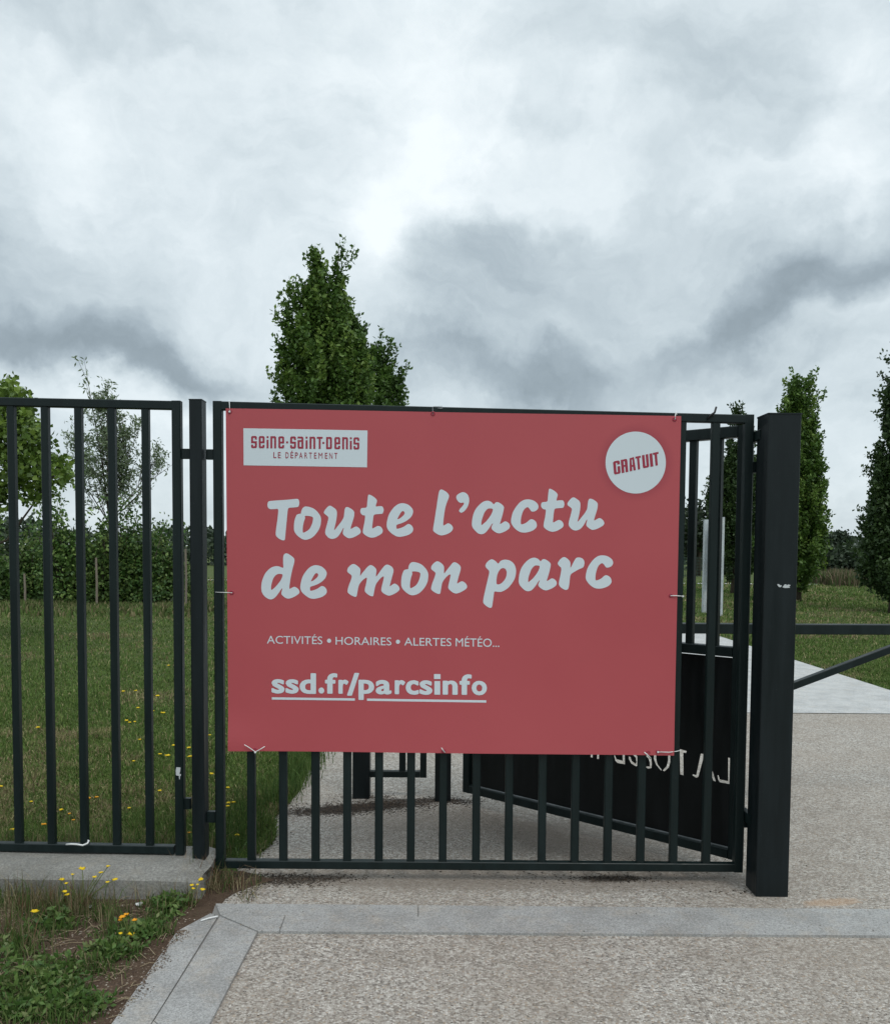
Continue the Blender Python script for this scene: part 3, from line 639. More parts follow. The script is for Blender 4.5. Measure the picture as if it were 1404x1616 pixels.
# --- generic letters from the built-in font, squeezed into a pixel box
def text_mesh(txt, offset=0.0, res=4):
    cu = bpy.data.curves.new('t', 'FONT'); cu.body = txt; cu.size = 1; cu.offset = offset; cu.resolution_u = res
    co = bpy.data.objects.new('tmp', cu); COL.objects.link(co); bpy.context.view_layer.update()
    me = bpy.data.meshes.new_from_object(co.evaluated_get(bpy.context.evaluated_depsgraph_get())); bpy.data.objects.remove(co)
    v = np.array([tuple(p.co)[:2] for p in me.vertices]); return v, [tuple(p.vertices) for p in me.polygons]
def fit(txt, x0, y0, x1, y1, slope=.014, offset=0., grow=0.):
    v, f = text_mesh(txt, offset)
    if grow:
        x0 += grow; x1 -= grow; y0 += grow*.6; y1 -= grow*.6
    a = v.min(0); b = v.max(0)
    u = (v[:, 0]-a[0])/(b[0]-a[0]); w_ = (v[:, 1]-a[1])/(b[1]-a[1]); xs = x0+(x1-x0)*u
    ys = y1+(y0-y1)*w_+slope*(xs-(x0+x1)/2)
    return list(zip(xs.tolist(), ys.tolist())), f
dep = []
for ch, a, b in (('L', 432, 436.6), ('E', 439.1, 443.6), ('D', 451, 456), ('É', 459, 463.4), ('P', 466, 470.6), ('A', 472.4, 478), ('R', 481, 485.4), ('T', 488, 492.6), ('E', 496, 500), ('M', 503, 509.3), ('E', 513.1, 517.2), ('N', 520, 525), ('T', 527.9, 532.8)):
    yb = 723.0+(a-432)*.0135; dep.append(fit(ch, a, yb-(12.2 if ch == 'É' else 9.4), b, yb, .014, .0 if ch in 'MNR' else .01))
put('lettering', logo+dep, M_RED, LP, OFF*2.2)
# --- round badge
cx, cy, rx, ry = 1002.6, 730.0, 47.6, 48.9
bv = [(cx, cy)]; bf = []
for j in range(1, 9):
    for k in range(72): bv.append((cx+rx*j/8*math.cos(2*math.pi*k/72), cy+ry*j/8*math.sin(2*math.pi*k/72)))
for k in range(72):
    bf.append((0, 1+(k+1) % 72, 1+k))
    for j in range(7): bf.append((1+j*72+k, 1+j*72+(k+1) % 72, 1+(j+1)*72+(k+1) % 72, 1+(j+1)*72+k))
RB = put('round_badge', [(bv, bf)], M_WHITE, BAN)
gr = []; rg = [38, 40, 36, 34, 36, 42, 38]; rg = [r_*20.7/sum(rg) for r_ in rg]
for ch, x0_, x1_, yt in (('G', 213, 345, 682), ('R', 368, 498, 650), ('A', 528, 652, 615), ('T', 662, 768, 585), ('U', 795, 920, 555), ('I', 945, 1002, 525), ('T', 1014, 1126, 508)):
    X0 = 950+x0_/12.76; W_ = (x1_-x0_)/12.76; Y0 = 675+yt/12.76
    cw = (W_*.40, W_*.20, W_*.40) if ch != 'T' else (W_*.29, W_*.42, W_*.29)
    if ch == 'I': cw = (W_,)
    def fn(u, v, X0=X0, Y0=Y0, W_=W_, ch=ch):
        tp = 0
        if ch == 'A': tp = (.5-u/W_)*W_*.30*(1-v/20.7)*1.0
        return (X0+u+v*.085+tp, Y0+v-u*.205)
    gr.append(block(ch, fn, cw, rg))
put('lettering', gr, M_RED, RB, OFF*2.2)
# --- tagline
S = 3.695
tl = []
for txt, a, b, y0, y1 in (('ACTIVITÉS', 5, 328, 39, 97), ('HORAIRES', 405, 730, 57, 103.5), ('ALERTES', 805, 1079, 61.5, 108), ('MÉTÉO...', 1104, 1358, 52, 113)):
    put('tagline_lettering', [fit(txt, 420+a/S, 990+y0/S, 420+b/S, 990+y1/S, .0135, .0)], M_WHITE, BAN)
for x, y in ((367, 78), (768, 84)):
    put('bullet', [([(420+x/S+3.3*math.cos(k*math.pi/10), 990+y/S+3.3*math.sin(k*math.pi/10)) for k in range(20)][::-1], [tuple(range(20))])], M_WHITE, BAN)
# --- web address
wb = []
def wl(ch, a, b, top, bot, off=.012):
    sl = (( (a+b)/2)-68)*.0075; g_ = 1.25
    vs_, fs_ = fit(ch, 410+a/S, 1050+(top+sl)/S, 410+b/S, 1050+(bot+sl)/S, .0135, off, g_)
    for k, (dx, dy) in enumerate([(0, 0), (1, 0), (-1, 0), (0, 1), (0, -1), (.7, .7), (-.7, .7), (.7, -.7), (-.7, -.7)]):
        layers[k].append(([(x+dx*g_, y+dy*g_*.6) for x, y in vs_], fs_))
layers = [[] for _ in range(9)]
for ch, a, b, top, bot in (('s', 68, 145, 80, 165), ('s', 150, 227, 80, 165), ('d', 232, 328, 44, 165), ('.', 342, 376, 127, 163), ('f', 380, 452, 43, 163), ('r', 458, 518, 80, 163), ('/', 508, 580, 40, 174), ('p', 575, 667, 80, 198),
                           ('a', 675, 768, 80, 165), ('r', 786, 848, 80, 163), ('c', 850, 927, 80, 165), ('s', 930, 1006, 80, 165), ('n', 1065, 1153, 80, 163), ('f', 1163, 1234, 43, 163), ('o', 1234, 1323, 80, 165)):
    wl(ch, a, b, top, bot)
for a, b, y0, y1 in ((1017, 1051, 84, 163), (1015, 1053, 43, 72)):
    sl = (1034-68)*.0075; wb.append(quad([(410+a/S, 1050+(y0+sl)/S), (410+a/S, 1050+(y1+sl)/S), (410+b/S, 1050+(y1+sl)/S), (410+b/S, 1050+(y0+sl)/S)]))
wmb = MB()
for k, ly in enumerate(layers+[wb]):
    for vs_, fs_ in ly: wmb.add([bpt(x, y, OFF+k*.00005) for x, y in vs_], fs_)
wmb.build('web_address_lettering', M_WHITE, BAN)
def und(a, b, ya, yb, h=13.5): return quad([(410+a/S, 1050+ya/S), (410+a/S, 1050+(ya+h)/S), (410+b/S, 1050+(yb+h)/S), (410+b/S, 1050+yb/S)])
put('underline', [und(70, 554, 186.5, 192.5), und(625, 1319, 193.5, 203)], M_WHITE, BAN)
# --- eyelets
EYE_PX = [(363, 649.5), (683, 652.5), (1064, 661.5), (366, 935), (1058, 940), (403, 1183), (700, 1185), (1022, 1187.5), (1037, 1186)]
for (x, y) in EYE_PX:
    c = bpt(x, y, .0008); mb = MB()
    n = 18; vs = []; fs = []
    for r_, o_ in ((.0045, .0005), (.006, .0022), (.0085, .0018), (.0095, 0)):
        for k in range(n): vs.append((c.x+r_*math.cos(2*math.pi*k/n), c.y-o_, c.z+r_*math.sin(2*math.pi*k/n)))
    for j in range(3):
        for k in range(n): fs.append((j*n+k, j*n+(k+1) % n, (j+1)*n+(k+1) % n, (j+1)*n+k))
    mb.add(vs, fs).build('eyelet', M_RED, BAN, True)

# --- cable ties
def tie(label, pts, r=.0022, mt=None, head=None, group='cable ties fastening the banner'):
    mb = MB(); pts = [Vector(p) for p in pts]
    o_ = empty('cable_tie', pts[0], label, 'cable tie', group)
    mb.tube(pts, r, 6).build('strap', mt or M_TIE, o_, True)
    if head is not None:
        h = Vector(head); MB().box(h-Vector((.004, .003, .0035)), h+Vector((.004, .003, .0035)), .001).build('lock_head', mt or M_TIE, o_)
def P3(px, py, y): return on_y(px, py, y)
fr = FY-.010
tie('thin white cable tie over the top rail at the upper left corner of the banner', [bpt(363, 650, .003), P3(362.5, 640, FY-.006), P3(361.8, 632.5, FY-.001), P3(361.6, 632.0, FY+.02)], .0018, head=bpt(363, 650, .004))
tie('loose open wire loop sticking up over the middle of the top rail', [bpt(683, 655, .002), P3(682.5, 646, fr), P3(683, 641.6, FY+.0), P3(697.5, 641.0, FY+.005), P3(698, 644.5, FY-.004), P3(690, 644.2, FY-.004)], .0012, M_GALV, group=None)
tie('short thick white cable tie at the upper right corner of the banner', [bpt(1064.5, 662, .003), P3(1065, 655, FY-.006), P3(1066.5, 649.5, FY-.001), P3(1066.5, 649, FY+.02)], .0026, head=P3(1066, 653, FY-.005))
tie('white cable tie round the left gate stile at half the height of the banner', [P3(340, 934.5, FY-.004), P3(352, 935, FY-.008), bpt(367, 935.5, .003)], .0016)
tie('white cable tie reaching from the right edge of the banner to the bar beside it', [bpt(1057, 940, .003), bpt(1066, 940, .006), P3(1077.5, 941, FY-.004)], .0022, head=P3(1077, 941, FY-.004))
tie('white cable tie with two crossed ends at the lower left corner of the banner', [bpt(387, 1174, .010), bpt(395, 1179.5, .006), bpt(403.5, 1186, .004), bpt(411, 1182, .008), bpt(419, 1177, .014)], .0020, head=bpt(403.5, 1186.5, .005))
tie('short white cable tie end at the middle of the bottom edge of the banner', [bpt(696.5, 1179, .012), bpt(698.5, 1182.5, .006), bpt(702, 1187, .003)], .0024)
tie('white cable tie end slanting across the lower right edge of the banner', [bpt(1015, 1186, .012), bpt(1021, 1191, .006), P3(1026, 1197.5, FY-.004)], .0026)
tie('long straight white cable tie from the lower right banner corner to the next bar', [bpt(1037, 1186, .003), bpt(1055, 1186, .008), P3(1068, 1185.5, FY-.004), P3(1074, 1184, FY-.002)], .0020, head=bpt(1037, 1186, .005))
tie('white cable tie coiled round the foot of a railing bar on the bottom rail', [P3(105, 1332.5, FY-.01), P3(113, 1332, FY-.02), P3(122, 1332.5, FY-.03), P3(131, 1334, FY-.03), P3(138.5, 1331, FY-.012), P3(140.5, 1327, FY+.004), P3(134, 1325.5, FY+.03)], .0040, group=None)
tie('black strap knotted over the top rail at the upper right of the gate', [P3(1116, 661, FY-.006), P3(1121, 655, FY-.010), P3(1127, 651, FY-.012), P3(1128.5, 646, FY-.006), P3(1129.6, 642.5, FY)], .0045, M_BLACK, P3(1125, 655, FY-.008), group=None)

# ------------------------------------------------------------------ swing barrier and chicane behind the gate
BY = 5.09
def make_barrier():
    px = on_y(1220, 1262, BY).x
    t = empty('swing_barrier', (px, BY, 0), 'low dark swing barrier with a diagonal brace behind the thick gate post', 'barrier')
    MB().box((px-.05, BY-.05, 0), (px+.05, BY+.05, 1.12), .004).build('pivot_post', M_STEEL2, t)
    zt = on_y(1300, 985, BY).z; zb = on_y(1300, 1001, BY).z
    MB().box((px+.05, BY-.03, zb), (4.6, BY+.03, zt), .004)
    mb = MB(); mb.prism((px+.052, BY, (zt+zb)/2), (4.6, BY, (zt+zb)/2+.01), zt-zb, .06, .004, side=(0, 0, 1)); mb.build('beam', M_STEEL, t)
    a = on_y(1250, 1079, BY); b = on_y(1404, 1021, BY); e = ext(a, b, 1.75)
    a2 = ext(a, b, -.10)
    MB().prism(a2+Vector((0, 0, -.012)), e+Vector((0, 0, -.012)), .04, .045, .003, side=(0, 0, 1)).build('brace', M_STEEL, t)
    zt2 = on_y(1130, 983.5, BY).z; zb2 = on_y(1130, 999.5, BY).z
    t2 = empty('barrier_rail', (.1, BY, 0), 'dark horizontal rail on a square post seen through the gate behind the open leaf', 'barrier')
    MB().prism((.052, BY, (zt2+zb2)/2), (px-.052, BY, (zt2+zb2)/2), zt2-zb2, .06, .004, side=(0, 0, 1)).build('rail', M_STEEL, t2)
    x0 = on_y(686, 1262, BY).x; x1 = on_y(711, 1262, BY).x
    MB().box((x0, BY-.05, 0), (x1, BY+.045, 1.12), .004).build('post', M_STEEL2, t2)
make_barrier()
def make_chicane():
    y = 5.13; x0 = on_y(557.5, 1262, y).x; x1 = on_y(584, 1262, y).x
    t = empty('chicane_post', ((x0+x1)/2, y, 0), 'dark square post with a side hoop, under the left half of the banner', 'post')
    MB().box((x0, y-.05, 0), (x1, y+.05, 1.12), .004).build('post', M_STEEL2, t)
    zb = on_y(640, 1226, y).z; xr = on_y(673, 1200, y).x; z1 = 1.0; s = .037
    MB().prism((x1+.001, y, zb+s/2), (xr-s-.001, y, zb+s/2), s, s, .003, side=(0, 0, 1)).build('hoop_rail', M_STEEL, t)
    MB().prism((x1+.001, y, z1), (xr-s-.001, y, z1), s, s, .003, side=(0, 0, 1)).build('hoop_rail', M_STEEL, t)
    MB().prism((xr-s/2, y, zb), (xr-s/2, y, z1+s/2), s, s+.001, .003).build('hoop_upright', M_STEEL, t)
    xm = on_y(635, 1200, y).x
    MB().prism((xm, y, zb+s), (xm, y, z1-s/2), s, s-.001, .003).build('hoop_upright', M_STEEL, t)
make_chicane()

# ------------------------------------------------------------------ white park sign far inside
def make_sign():
    y = 19.35; a = on_y(1136.5, 972, y)
    t = empty('park_sign', (a.x, y, 0), 'tall white two-post park sign standing in the grass behind the gate', 'sign')
    def post(pl, pr, ptop, yy):
        p0 = on_y(pl, ptop, yy); p1 = on_y(pr, ptop, yy)
        mb = MB(); w_ = p1.x-p0.x
        mb.box((p0.x, yy-.06, 0), (p0.x+w_*.46, yy+.06, p0.z), .008); mb.box((p0.x+w_*.54, yy-.06, 0), (p1.x, yy+.06, p0.z-.002), .008); mb.box((p0.x+w_*.3, yy-.045, 0), (p0.x+w_*.7, yy+.045, p0.z-.01), .002)
        mb.build('post', M_SIGN, t); return p0, p1
    post(1131, 1142, 816, y); p0, p1 = post(1110.5, 1122, 820, y+.95)
    z0 = on_y(1120, 912, 19.8).z; z1 = on_y(1120, 822, 19.8).z
    MB().prism((p1.x+.01, y+.93, (z0+z1)/2), (on_y(1133, 900, y).x-.01, y+.05, (z0+z1)/2), z1-z0, .04, .004, side=(0, 0, 1)).build('panel', M_SIGNG, t)
make_sign()

# ------------------------------------------------------------------ trees and shrubs
def leaf_cloud(centres, nl, sig, size, asp, palette, rs, up_bias=.3, fold=.25, ci=None):
    """one leaf = folded rhombus; returns verts, tris, colours"""
    nC = len(centres); c = np.repeat(centres, nl, axis=0); n = len(c)
    p = c+rs.normal(0, 1, (n, 3))*np.asarray(sig)
    ax = rs.normal(0, 1, (n, 3)); ax[:, 2] += up_bias; ax /= np.linalg.norm(ax, axis=1, keepdims=True)
    b = rs.normal(0, 1, (n, 3)); b -= ax*(b*ax).sum(1, keepdims=True); b /= np.linalg.norm(b, axis=1, keepdims=True)
    nn = np.cross(ax, b); s = size*rs.uniform(.65, 1.25, (n, 1)); h = s/asp/2
    v = np.stack([p, p+ax*s*.5+b*h+nn*h*fold, p+ax*s, p+ax*s*.5-b*h+nn*h*fold], 1).reshape(-1, 3)
    i = np.arange(n)*4; tri = np.concatenate([np.stack([i, i+1, i+2], 1), np.stack([i, i+2, i+3], 1)])
    pal = np.asarray(palette); ci = rs.uniform(0, 1, nC)**1.3 if ci is None else ci; tt = np.clip(np.repeat(ci, nl)+rs.normal(0, .14, n), 0, .999)*(len(pal)-1)
    k = np.floor(tt).astype(int); f = (tt-k)[:, None]; col = pal[k]*(1-f)+pal[np.minimum(k+1, len(pal)-1)]*f
    col = col*rs.uniform(.8, 1.2, (n, 1))
    return v, tri, np.repeat(col, 4, axis=0)
OAK = [(.052, .105, .018), (.075, .145, .025), (.11, .19, .034), (.17, .25, .05)]
DARK = [(.028, .056, .018), (.040, .075, .022), (.055, .098, .026)]
LIGHT = [(.075, .13, .022), (.11, .18, .03), (.17, .25, .04)]
WILLOW = [(.13, .18, .09), (.18, .24, .13), (.26, .31, .20)]
HEDGE = [(.035, .07, .018), (.052, .10, .024), (.085, .145, .034), (.14, .20, .055)]
def flame_centres(flames, n, rs, clump):
    wts = np.array([f[4]*(f[3]-f[2]) for f in flames]); wts /= wts.sum(); out = []
    for f, k in zip(flames, rs.multinomial(n, wts)):
        cx_, cy_, z0, z1, r = f[:5]; pw = f[5] if len(f) > 5 else .55
        t = rs.uniform(0, 1, k); ang = rs.uniform(0, 2*np.pi, k)
        prof = np.clip(np.minimum((t/.12)**.6, 1), .35, 1)*np.clip(1-t, .0, 1)**pw*1.25
        prof = np.clip(prof, .08, 1)
        lump = .78+.35*vnoise(ang*1.6+t*2, t*(z1-z0)*1.7, int(abs(cx_*10)) % 7)
        rad = r*prof*lump*rs.uniform(0, 1, k)**.42
        out.append(np.stack([cx_+rad*np.cos(ang), cy_+rad*np.sin(ang), z0+(z1-z0)*t], 1))
    return np.concatenate(out)
def make_tree(name, base, label, cat, flames, nclump, nl, sig, size, asp, pal, seed, trunk, stems, group=None, upb=.3):
    rs = np.random.RandomState(seed)
    t = empty(name, base, label, cat, group)
    mb = MB(); mb.tube([base, Vector(base)+Vector((0.02, 0, trunk[1]*.5)), Vector(base)+Vector((0, .02, trunk[1]))], [trunk[0]*1.25, trunk[0], trunk[0]*.75], 8)
    for s in stems: mb.tube(s[0], s[1], 6)
    mb.build('trunk', M_BARK, t, True)
    c = flame_centres([(base[0]+f[0], base[1]+f[1], *f[2:]) for f in [(q_[0], q_[1], q_[2], q_[3], q_[4]*.90, *q_[5:]) for q_ in flames]], nclump, rs, .1)
    # every centre becomes an ascending spray of leaf bunches
    c = c[rs.permutation(len(c))[:int(len(c)*.36)]]; c[:, 2] -= .28*np.clip(c[:, 2]/3., 0, 1)
    ax_ = np.array([base[0], base[1], 0]); out = c-ax_; out[:, 2] = 0; out /= (np.linalg.norm(out, axis=1, keepdims=True)+1e-3)
    dr = out*rs.uniform(.1, .55, (len(c), 1))+rs.normal(0, .16, (len(c), 3)); dr[:, 2] += 1; ln_ = rs.uniform(.18, .46, (len(c), 1))
    q = np.concatenate([c+dr*ln_*f for f in (0, .35, .7, 1.)]); tone = np.tile(rs.uniform(0, 1, len(c))**1.4, 4)*.8+np.repeat([0, .06, .12, .2], len(c))
    v, tri, col = leaf_cloud(q, nl+2, (.036, .036, .045), size*.9, asp, pal, rs, upb, ci=tone)
    link('crown', np_mesh('crown', v, tri, None, col), M_LEAF, t)
    return t
def X(px, d): return on_y(px, 860, d).x
def Z(px, py, d): return on_y(px, py, d).z
def stems_for(base, tr, tips, r=.035):
    out = []
    for tip in tips:
        b = Vector(base)+Vector((0, 0, tr)); tp = Vector(tip); m_ = b.lerp(tp, .45)+Vector(((tp.x-b.x)*.25, 0, 0))
        out.append(([b, m_, tp], [r, r*.6, r*.2]))
    return out
# tall oak left of centre, two tops
d = 17.5; bx = X(510, d); z = lambda py: Z(500, py, d); sc_ = d/1400
b = (bx, d, 0)
fl_ = [(-.10, 0, .8, z(455), .80, .35), (.22, .1, .8, z(470), .72, .4), (-.50, -.1, 1.2, z(452), .34, .3), (-.08, 0, 3.5, z(398), .40, .75), (.30, 0, 4.2, z(378), .20, .35), (.05, 0, z(520), z(415), .42, .5),
       (.62, .1, 1.2, z(530), .40, .35), (-.72, 0, z(640), z(545), .24, .5)]
make_tree('oak_tree', b, 'tall upright oak rising above the banner, topped by two thin leafy shoots', 'tree', fl_, 2900, 11, (.075, .075, .09), .105, 1.7, OAK, 3, (.11, 1.6),
          stems_for(b, 1.5, [(bx+.30, d, z(385)), (bx-.12, d, z(400)), (bx-.45, d, z(470)), (bx+.5, d, z(540))]), upb=.5)
d = 21.; bx = X(590, d); z = lambda py: Z(590, py, d); b = (bx, d, 0)
fl_ = [(-.42, 0, .8, z(488), .58, .3), (.08, 0, .8, z(540), .62, .3), (.26, 0, 2, z(545), .34, .3), (.56, 0, 1.2, z(592), .40, .4), (-.02, -.1, 1.5, z(565), .85, .4)]
make_tree('oak_tree', b, 'smaller darker upright oak just right of the tall one, above the banner', 'tree', fl_, 1900, 11, (.08, .08, .1), .11, 1.7, [DARK[1], OAK[0], OAK[1], OAK[2]], 4, (.10, 1.6), stems_for(b, 1.5, [(bx-.4, d, z(530)), (bx+.2, d, z(590))]), upb=.5)
# right-hand row
d = 24.9; bx = X(1258, d); z = lambda py: Z(1258, py, d); b = (bx, d, 0)
fl_ = [(-.05, 0, .35, z(660), .80, .35), (.0, 0, 2.2, z(592), .50, .28), (-.2, 0, 2.5, z(604), .36, .3), (.30, 0, .9, z(720), .45, .4), (-.5, 0, .6, z(700), .5, .4)]
make_tree('oak_tree', b, 'narrow upright oak directly behind the thick gate post', 'tree', fl_, 3000, 11, (.085, .085, .1), .115, 1.7, OAK, 5, (.12, 1.4), stems_for(b, 1.2, [(bx, d, z(610)), (bx+.4, d, z(740))]), upb=.5)
d = 20.6; bx = X(1414, d); z = lambda py: Z(1400, py, d); b = (bx, d, 0)
fl_ = [(.02, 0, .3, z(660), .62, .3), (-.04, 0, 2.2, z(528), .26, .25), (-.26, 0, 2, z(620), .24, .35), (-.42, 0, .9, z(705), .28, .4), (.5, 0, .4, z(590), .65, .4), (-.20, .2, .5, z(750), .56, .4), (.4, 0, .5, z(530), .45, .4)]
make_tree('oak_tree', b, 'dark upright oak cut by the right edge of the photo', 'tree', fl_, 3300, 11, (.075, .075, .09), .105, 1.7, DARK+[(.04, .07, .02)], 6, (.12, 1.2), stems_for(b, 1.1, [(bx, d, z(600)), (bx-.4, d, z(740))]), upb=.5)
d = 29.; bx = X(1160, d); z = lambda py: Z(1160, py, d); b = (bx, d, 0)
fl_ = [(0, 0, .45, z(700), .66, .35), (.02, 0, 2, z(640), .42, .35), (-.40, 0, 1.6, z(735), .36, .4), (.35, 0, .6, z(720), .5, .4), (-.72, 0, z(800), z(748), .2, .4)]
make_tree('oak_tree', b, 'upright oak seen between the gate bars beside the white park sign', 'tree', fl_, 1900, 11, (.09, .09, .1), .12, 1.7, DARK+[(.05, .085, .022)], 7, (.12, 1.2), stems_for(b, 1.1, [(bx, d, z(690))]), upb=.5)

# broad-leaved young tree at the left edge
d = 13.; bx = X(-45, d); b = (bx, d, 0); rs = np.random.RandomState(11)
t = empty('maple_tree', b, 'light green broad-leaved young tree cut by the left edge', 'tree')
mb = MB(); mb.tube([b, (bx+.02, d, .9), (bx+.05, d, 1.5), (bx+.1, d, 2.4), (bx+.15, d, 3.3)], [.05, .045, .04, .025, .01])
br = [((bx+.03, d, 1.3), (X(15, d), d-.05, Z(15, 852, d)), (X(60, d), d-.1, Z(60, 795, d)), (X(100, d), d-.1, Z(100, 740, d))), ((bx+.05, d, 1.6), (X(20, d), d, 2.3), (X(70, d), d, 2.9)), ((bx+.1, d, 2.), (X(0, d), d, 2.9), (X(20, d), d, 3.8)), ((bx, d, 1.6), (bx-.5, d, 2.4), (bx-.8, d, 3))]
for q in br: mb.tube(list(q), [.022, .014, .006] if len(q) == 3 else [.022, .018, .012, .005], 6)
mb.build('trunk', M_BARK, t, True)
cs = []
for (cx_, cy_, rx_, ry_, n_) in [(-60, 720, 110, 110, 330), (0, 665, 52, 62, 260), (38, 700, 38, 52, 210), (15, 615, 14, 16, 22), (75, 738, 36, 24, 90), (98, 745, 16, 16, 26), (30, 765, 60, 26, 90), (10, 640, 34, 30, 80), (0, 790, 20, 22, 24), (60, 775, 16, 14, 12)]:
    a = rs.uniform(0, 2*np.pi, n_); r_ = np.sqrt(rs.uniform(0, 1, n_)); px = cx_+rx_*r_*np.cos(a); py = cy_+ry_*r_*np.sin(a)
    for x_, y_ in zip(px, py):
        dd = d+rs.normal(0, .35); p = on_y(x_, y_, dd); cs.append(tuple(p))
v, tri, col = leaf_cloud(np.array(cs), 6, (.06, .06, .05), .085, 1.15, LIGHT, rs, -.3)
link('crown', np_mesh('crown', v, tri, None, col), M_LEAF, t)

# slender grey-green tree with sparse narrow leaves
d = 22.5; bx = X(176, d); b = (bx, d, 0); rs = np.random.RandomState(12)
t = empty('willow_tree', b, 'slender see-through tree with narrow grey-green leaves behind the hedge', 'tree')
mb = MB(); forks = []
pt = lambda px, py, o_=0: Vector(on_y(px, py, d+o_))
mb.tube([b, pt(174, 870), pt(172, 825)], [.05, .035, .03])
def twig(p0, p1, r, n_tw, spread, depth):
    m_ = p0.lerp(p1, .5)+Vector((rs.normal(0, .06), rs.normal(0, .1), .03)); mb.tube([p0, m_, p1], [r, r*.7, r*.3], 5)
    for k in range(n_tw):
        f = rs.uniform(.25, 1.0); s = p0.lerp(p1, f); l_ = spread*rs.uniform(.5, 1.1)
        dirv_ = (p1-p0).normalized()*.8+Vector((rs.normal(0, .6), rs.normal(0, .6), rs.uniform(.1, .7))); e_ = s+dirv_.normalized()*l_
        if depth: twig(s, e_, r*.45, 5, spread*.5, depth-1)
        else:
            mb.tube([s, e_], [r*.4, r*.15], 3)
            for q in np.linspace(.2, 1.05, 7): forks.append(tuple(s.lerp(e_, float(q))))
root = pt(172, 825)
for tip, nt_ in [((138, 595), 5), ((170, 600), 9), ((160, 660), 9), ((195, 660), 9), ((120, 700), 7), ((215, 690), 9), ((245, 730), 8), ((255, 745), 6), ((200, 740), 8), ((108, 740), 4), ((230, 770), 6), ((150, 760), 7), ((180, 710), 8)]:
    twig(root.lerp(pt(172, 700), rs.uniform(0, .5)) if tip[1] < 720 else root, pt(tip[0], tip[1], rs.normal(0, .4)), .018, nt_+3, .62, 0 if nt_ < 7 else 1)
mb.build('trunk', M_BARK, t, True)
fk = np.array(forks); sel = fk[rs.permutation(len(fk))[:6500]]
v, tri, col = leaf_cloud(sel, 2, (.06, .06, .06), .115, 3., WILLOW, rs, .2)
link('crown', np_mesh('crown', v, tri, None, col), M_LEAF, t)

# loose hedge of shrubs
HL = ['leftmost shrub of the loose hedge, cut by the left edge', 'shrub of the hedge seen between the first two railing bars', 'tall pointed shrub of the hedge seen between the second and third railing bars', 'shrub of the hedge right behind the third railing bar', 'shrub of the hedge between the third and fourth railing bars, beside a wooden stake',
      'bushy shrub of the hedge right behind the fourth railing bar', 'dark shrub of the hedge between the fourth and fifth railing bars', 'low shrub at the right end of the hedge, before the slim fence post']
HP = [(-20, 850, 62, 21), (45, 854, 44, 21.4), (98, 822, 40, 20.8), (130, 862, 34, 21.6), (160, 850, 30, 21), (192, 832, 34, 21.3), (224, 856, 32, 21), (262, 868, 36, 22)]
for i, ((px, pt_, hw, dd), lb) in enumerate(zip(HP, HL)):
    rs = np.random.RandomState(30+i); bx = X(px, dd); b = (bx, dd, 0); k = dd/1400; r_ = hw*k*1.15
    t = empty('shrub', b, lb, 'shrub', 'shrubs of the hedge behind the railing')
    zt = Z(px, pt_, dd)*rs.uniform(.88, 1.05); pal_h = [tuple(np.array(q_)*rs.uniform(1.0, 1.7)*np.array((1., rs.uniform(.9, 1.1), 1.))) for q_ in HEDGE]
    mb = MB(); cs = []
    for s in range(16):
        a = rs.uniform(0, 2*math.pi); q = rs.uniform(.1, 1.0)*r_; tip = Vector((bx+q*math.cos(a), dd+q*math.sin(a)*.7, zt*rs.uniform(.75, 1.30)))
        mb.tube([b, Vector(b).lerp(tip, .5)+Vector((0, 0, .1)), tip], [.016, .010, .004], 5)
        for u in np.linspace(.6, 1.1, 5): cs.append(tuple(Vector(b).lerp(tip, float(u))))
    mb.build('stem', M_BARK, t, True)
    f = [(0, 0, .06, zt*.76, r_*.9, .6), (-r_*.45, 0, .06, zt*rs.uniform(.6, .85), r_*.6, .4), (r_*.45, .1, .05, zt*rs.uniform(.6, .85), r_*.6, .4)]
    c = flame_centres([(bx+g[0], dd+g[1], *g[2:]) for g in f], 250, rs, .1); c = np.concatenate([c, np.array(cs)])
    v, tri, col = leaf_cloud(c, 12, (.085, .085, .085), .10, 1.5, pal_h, rs, .1)
    link('foliage', np_mesh('foliage', v, tri, None, col), M_LEAF, t)
# wooden stakes
for px, y0, y1, lb in ((152, 880, 957, 'pale wooden stake in front of the hedge between the third and fourth railing bars'), (293, 866, 908, 'thin pale stake behind the gap beside the slim fence post'), (39, 905, 955, 'short wooden stake in the hedge between the first two railing bars')):
    dd = 20.4; a = on_y(px, y0, dd); b0 = (a.x, dd, 0)
    t = MB().tube([(a.x, dd, 0), (a.x+.01, dd, a.z*.5), (a.x, dd, a.z)], [.028, .027, .025], 8).build('wooden_stake', M_WOOD); tag(t, lb, 'stake', 'stakes in the hedge')

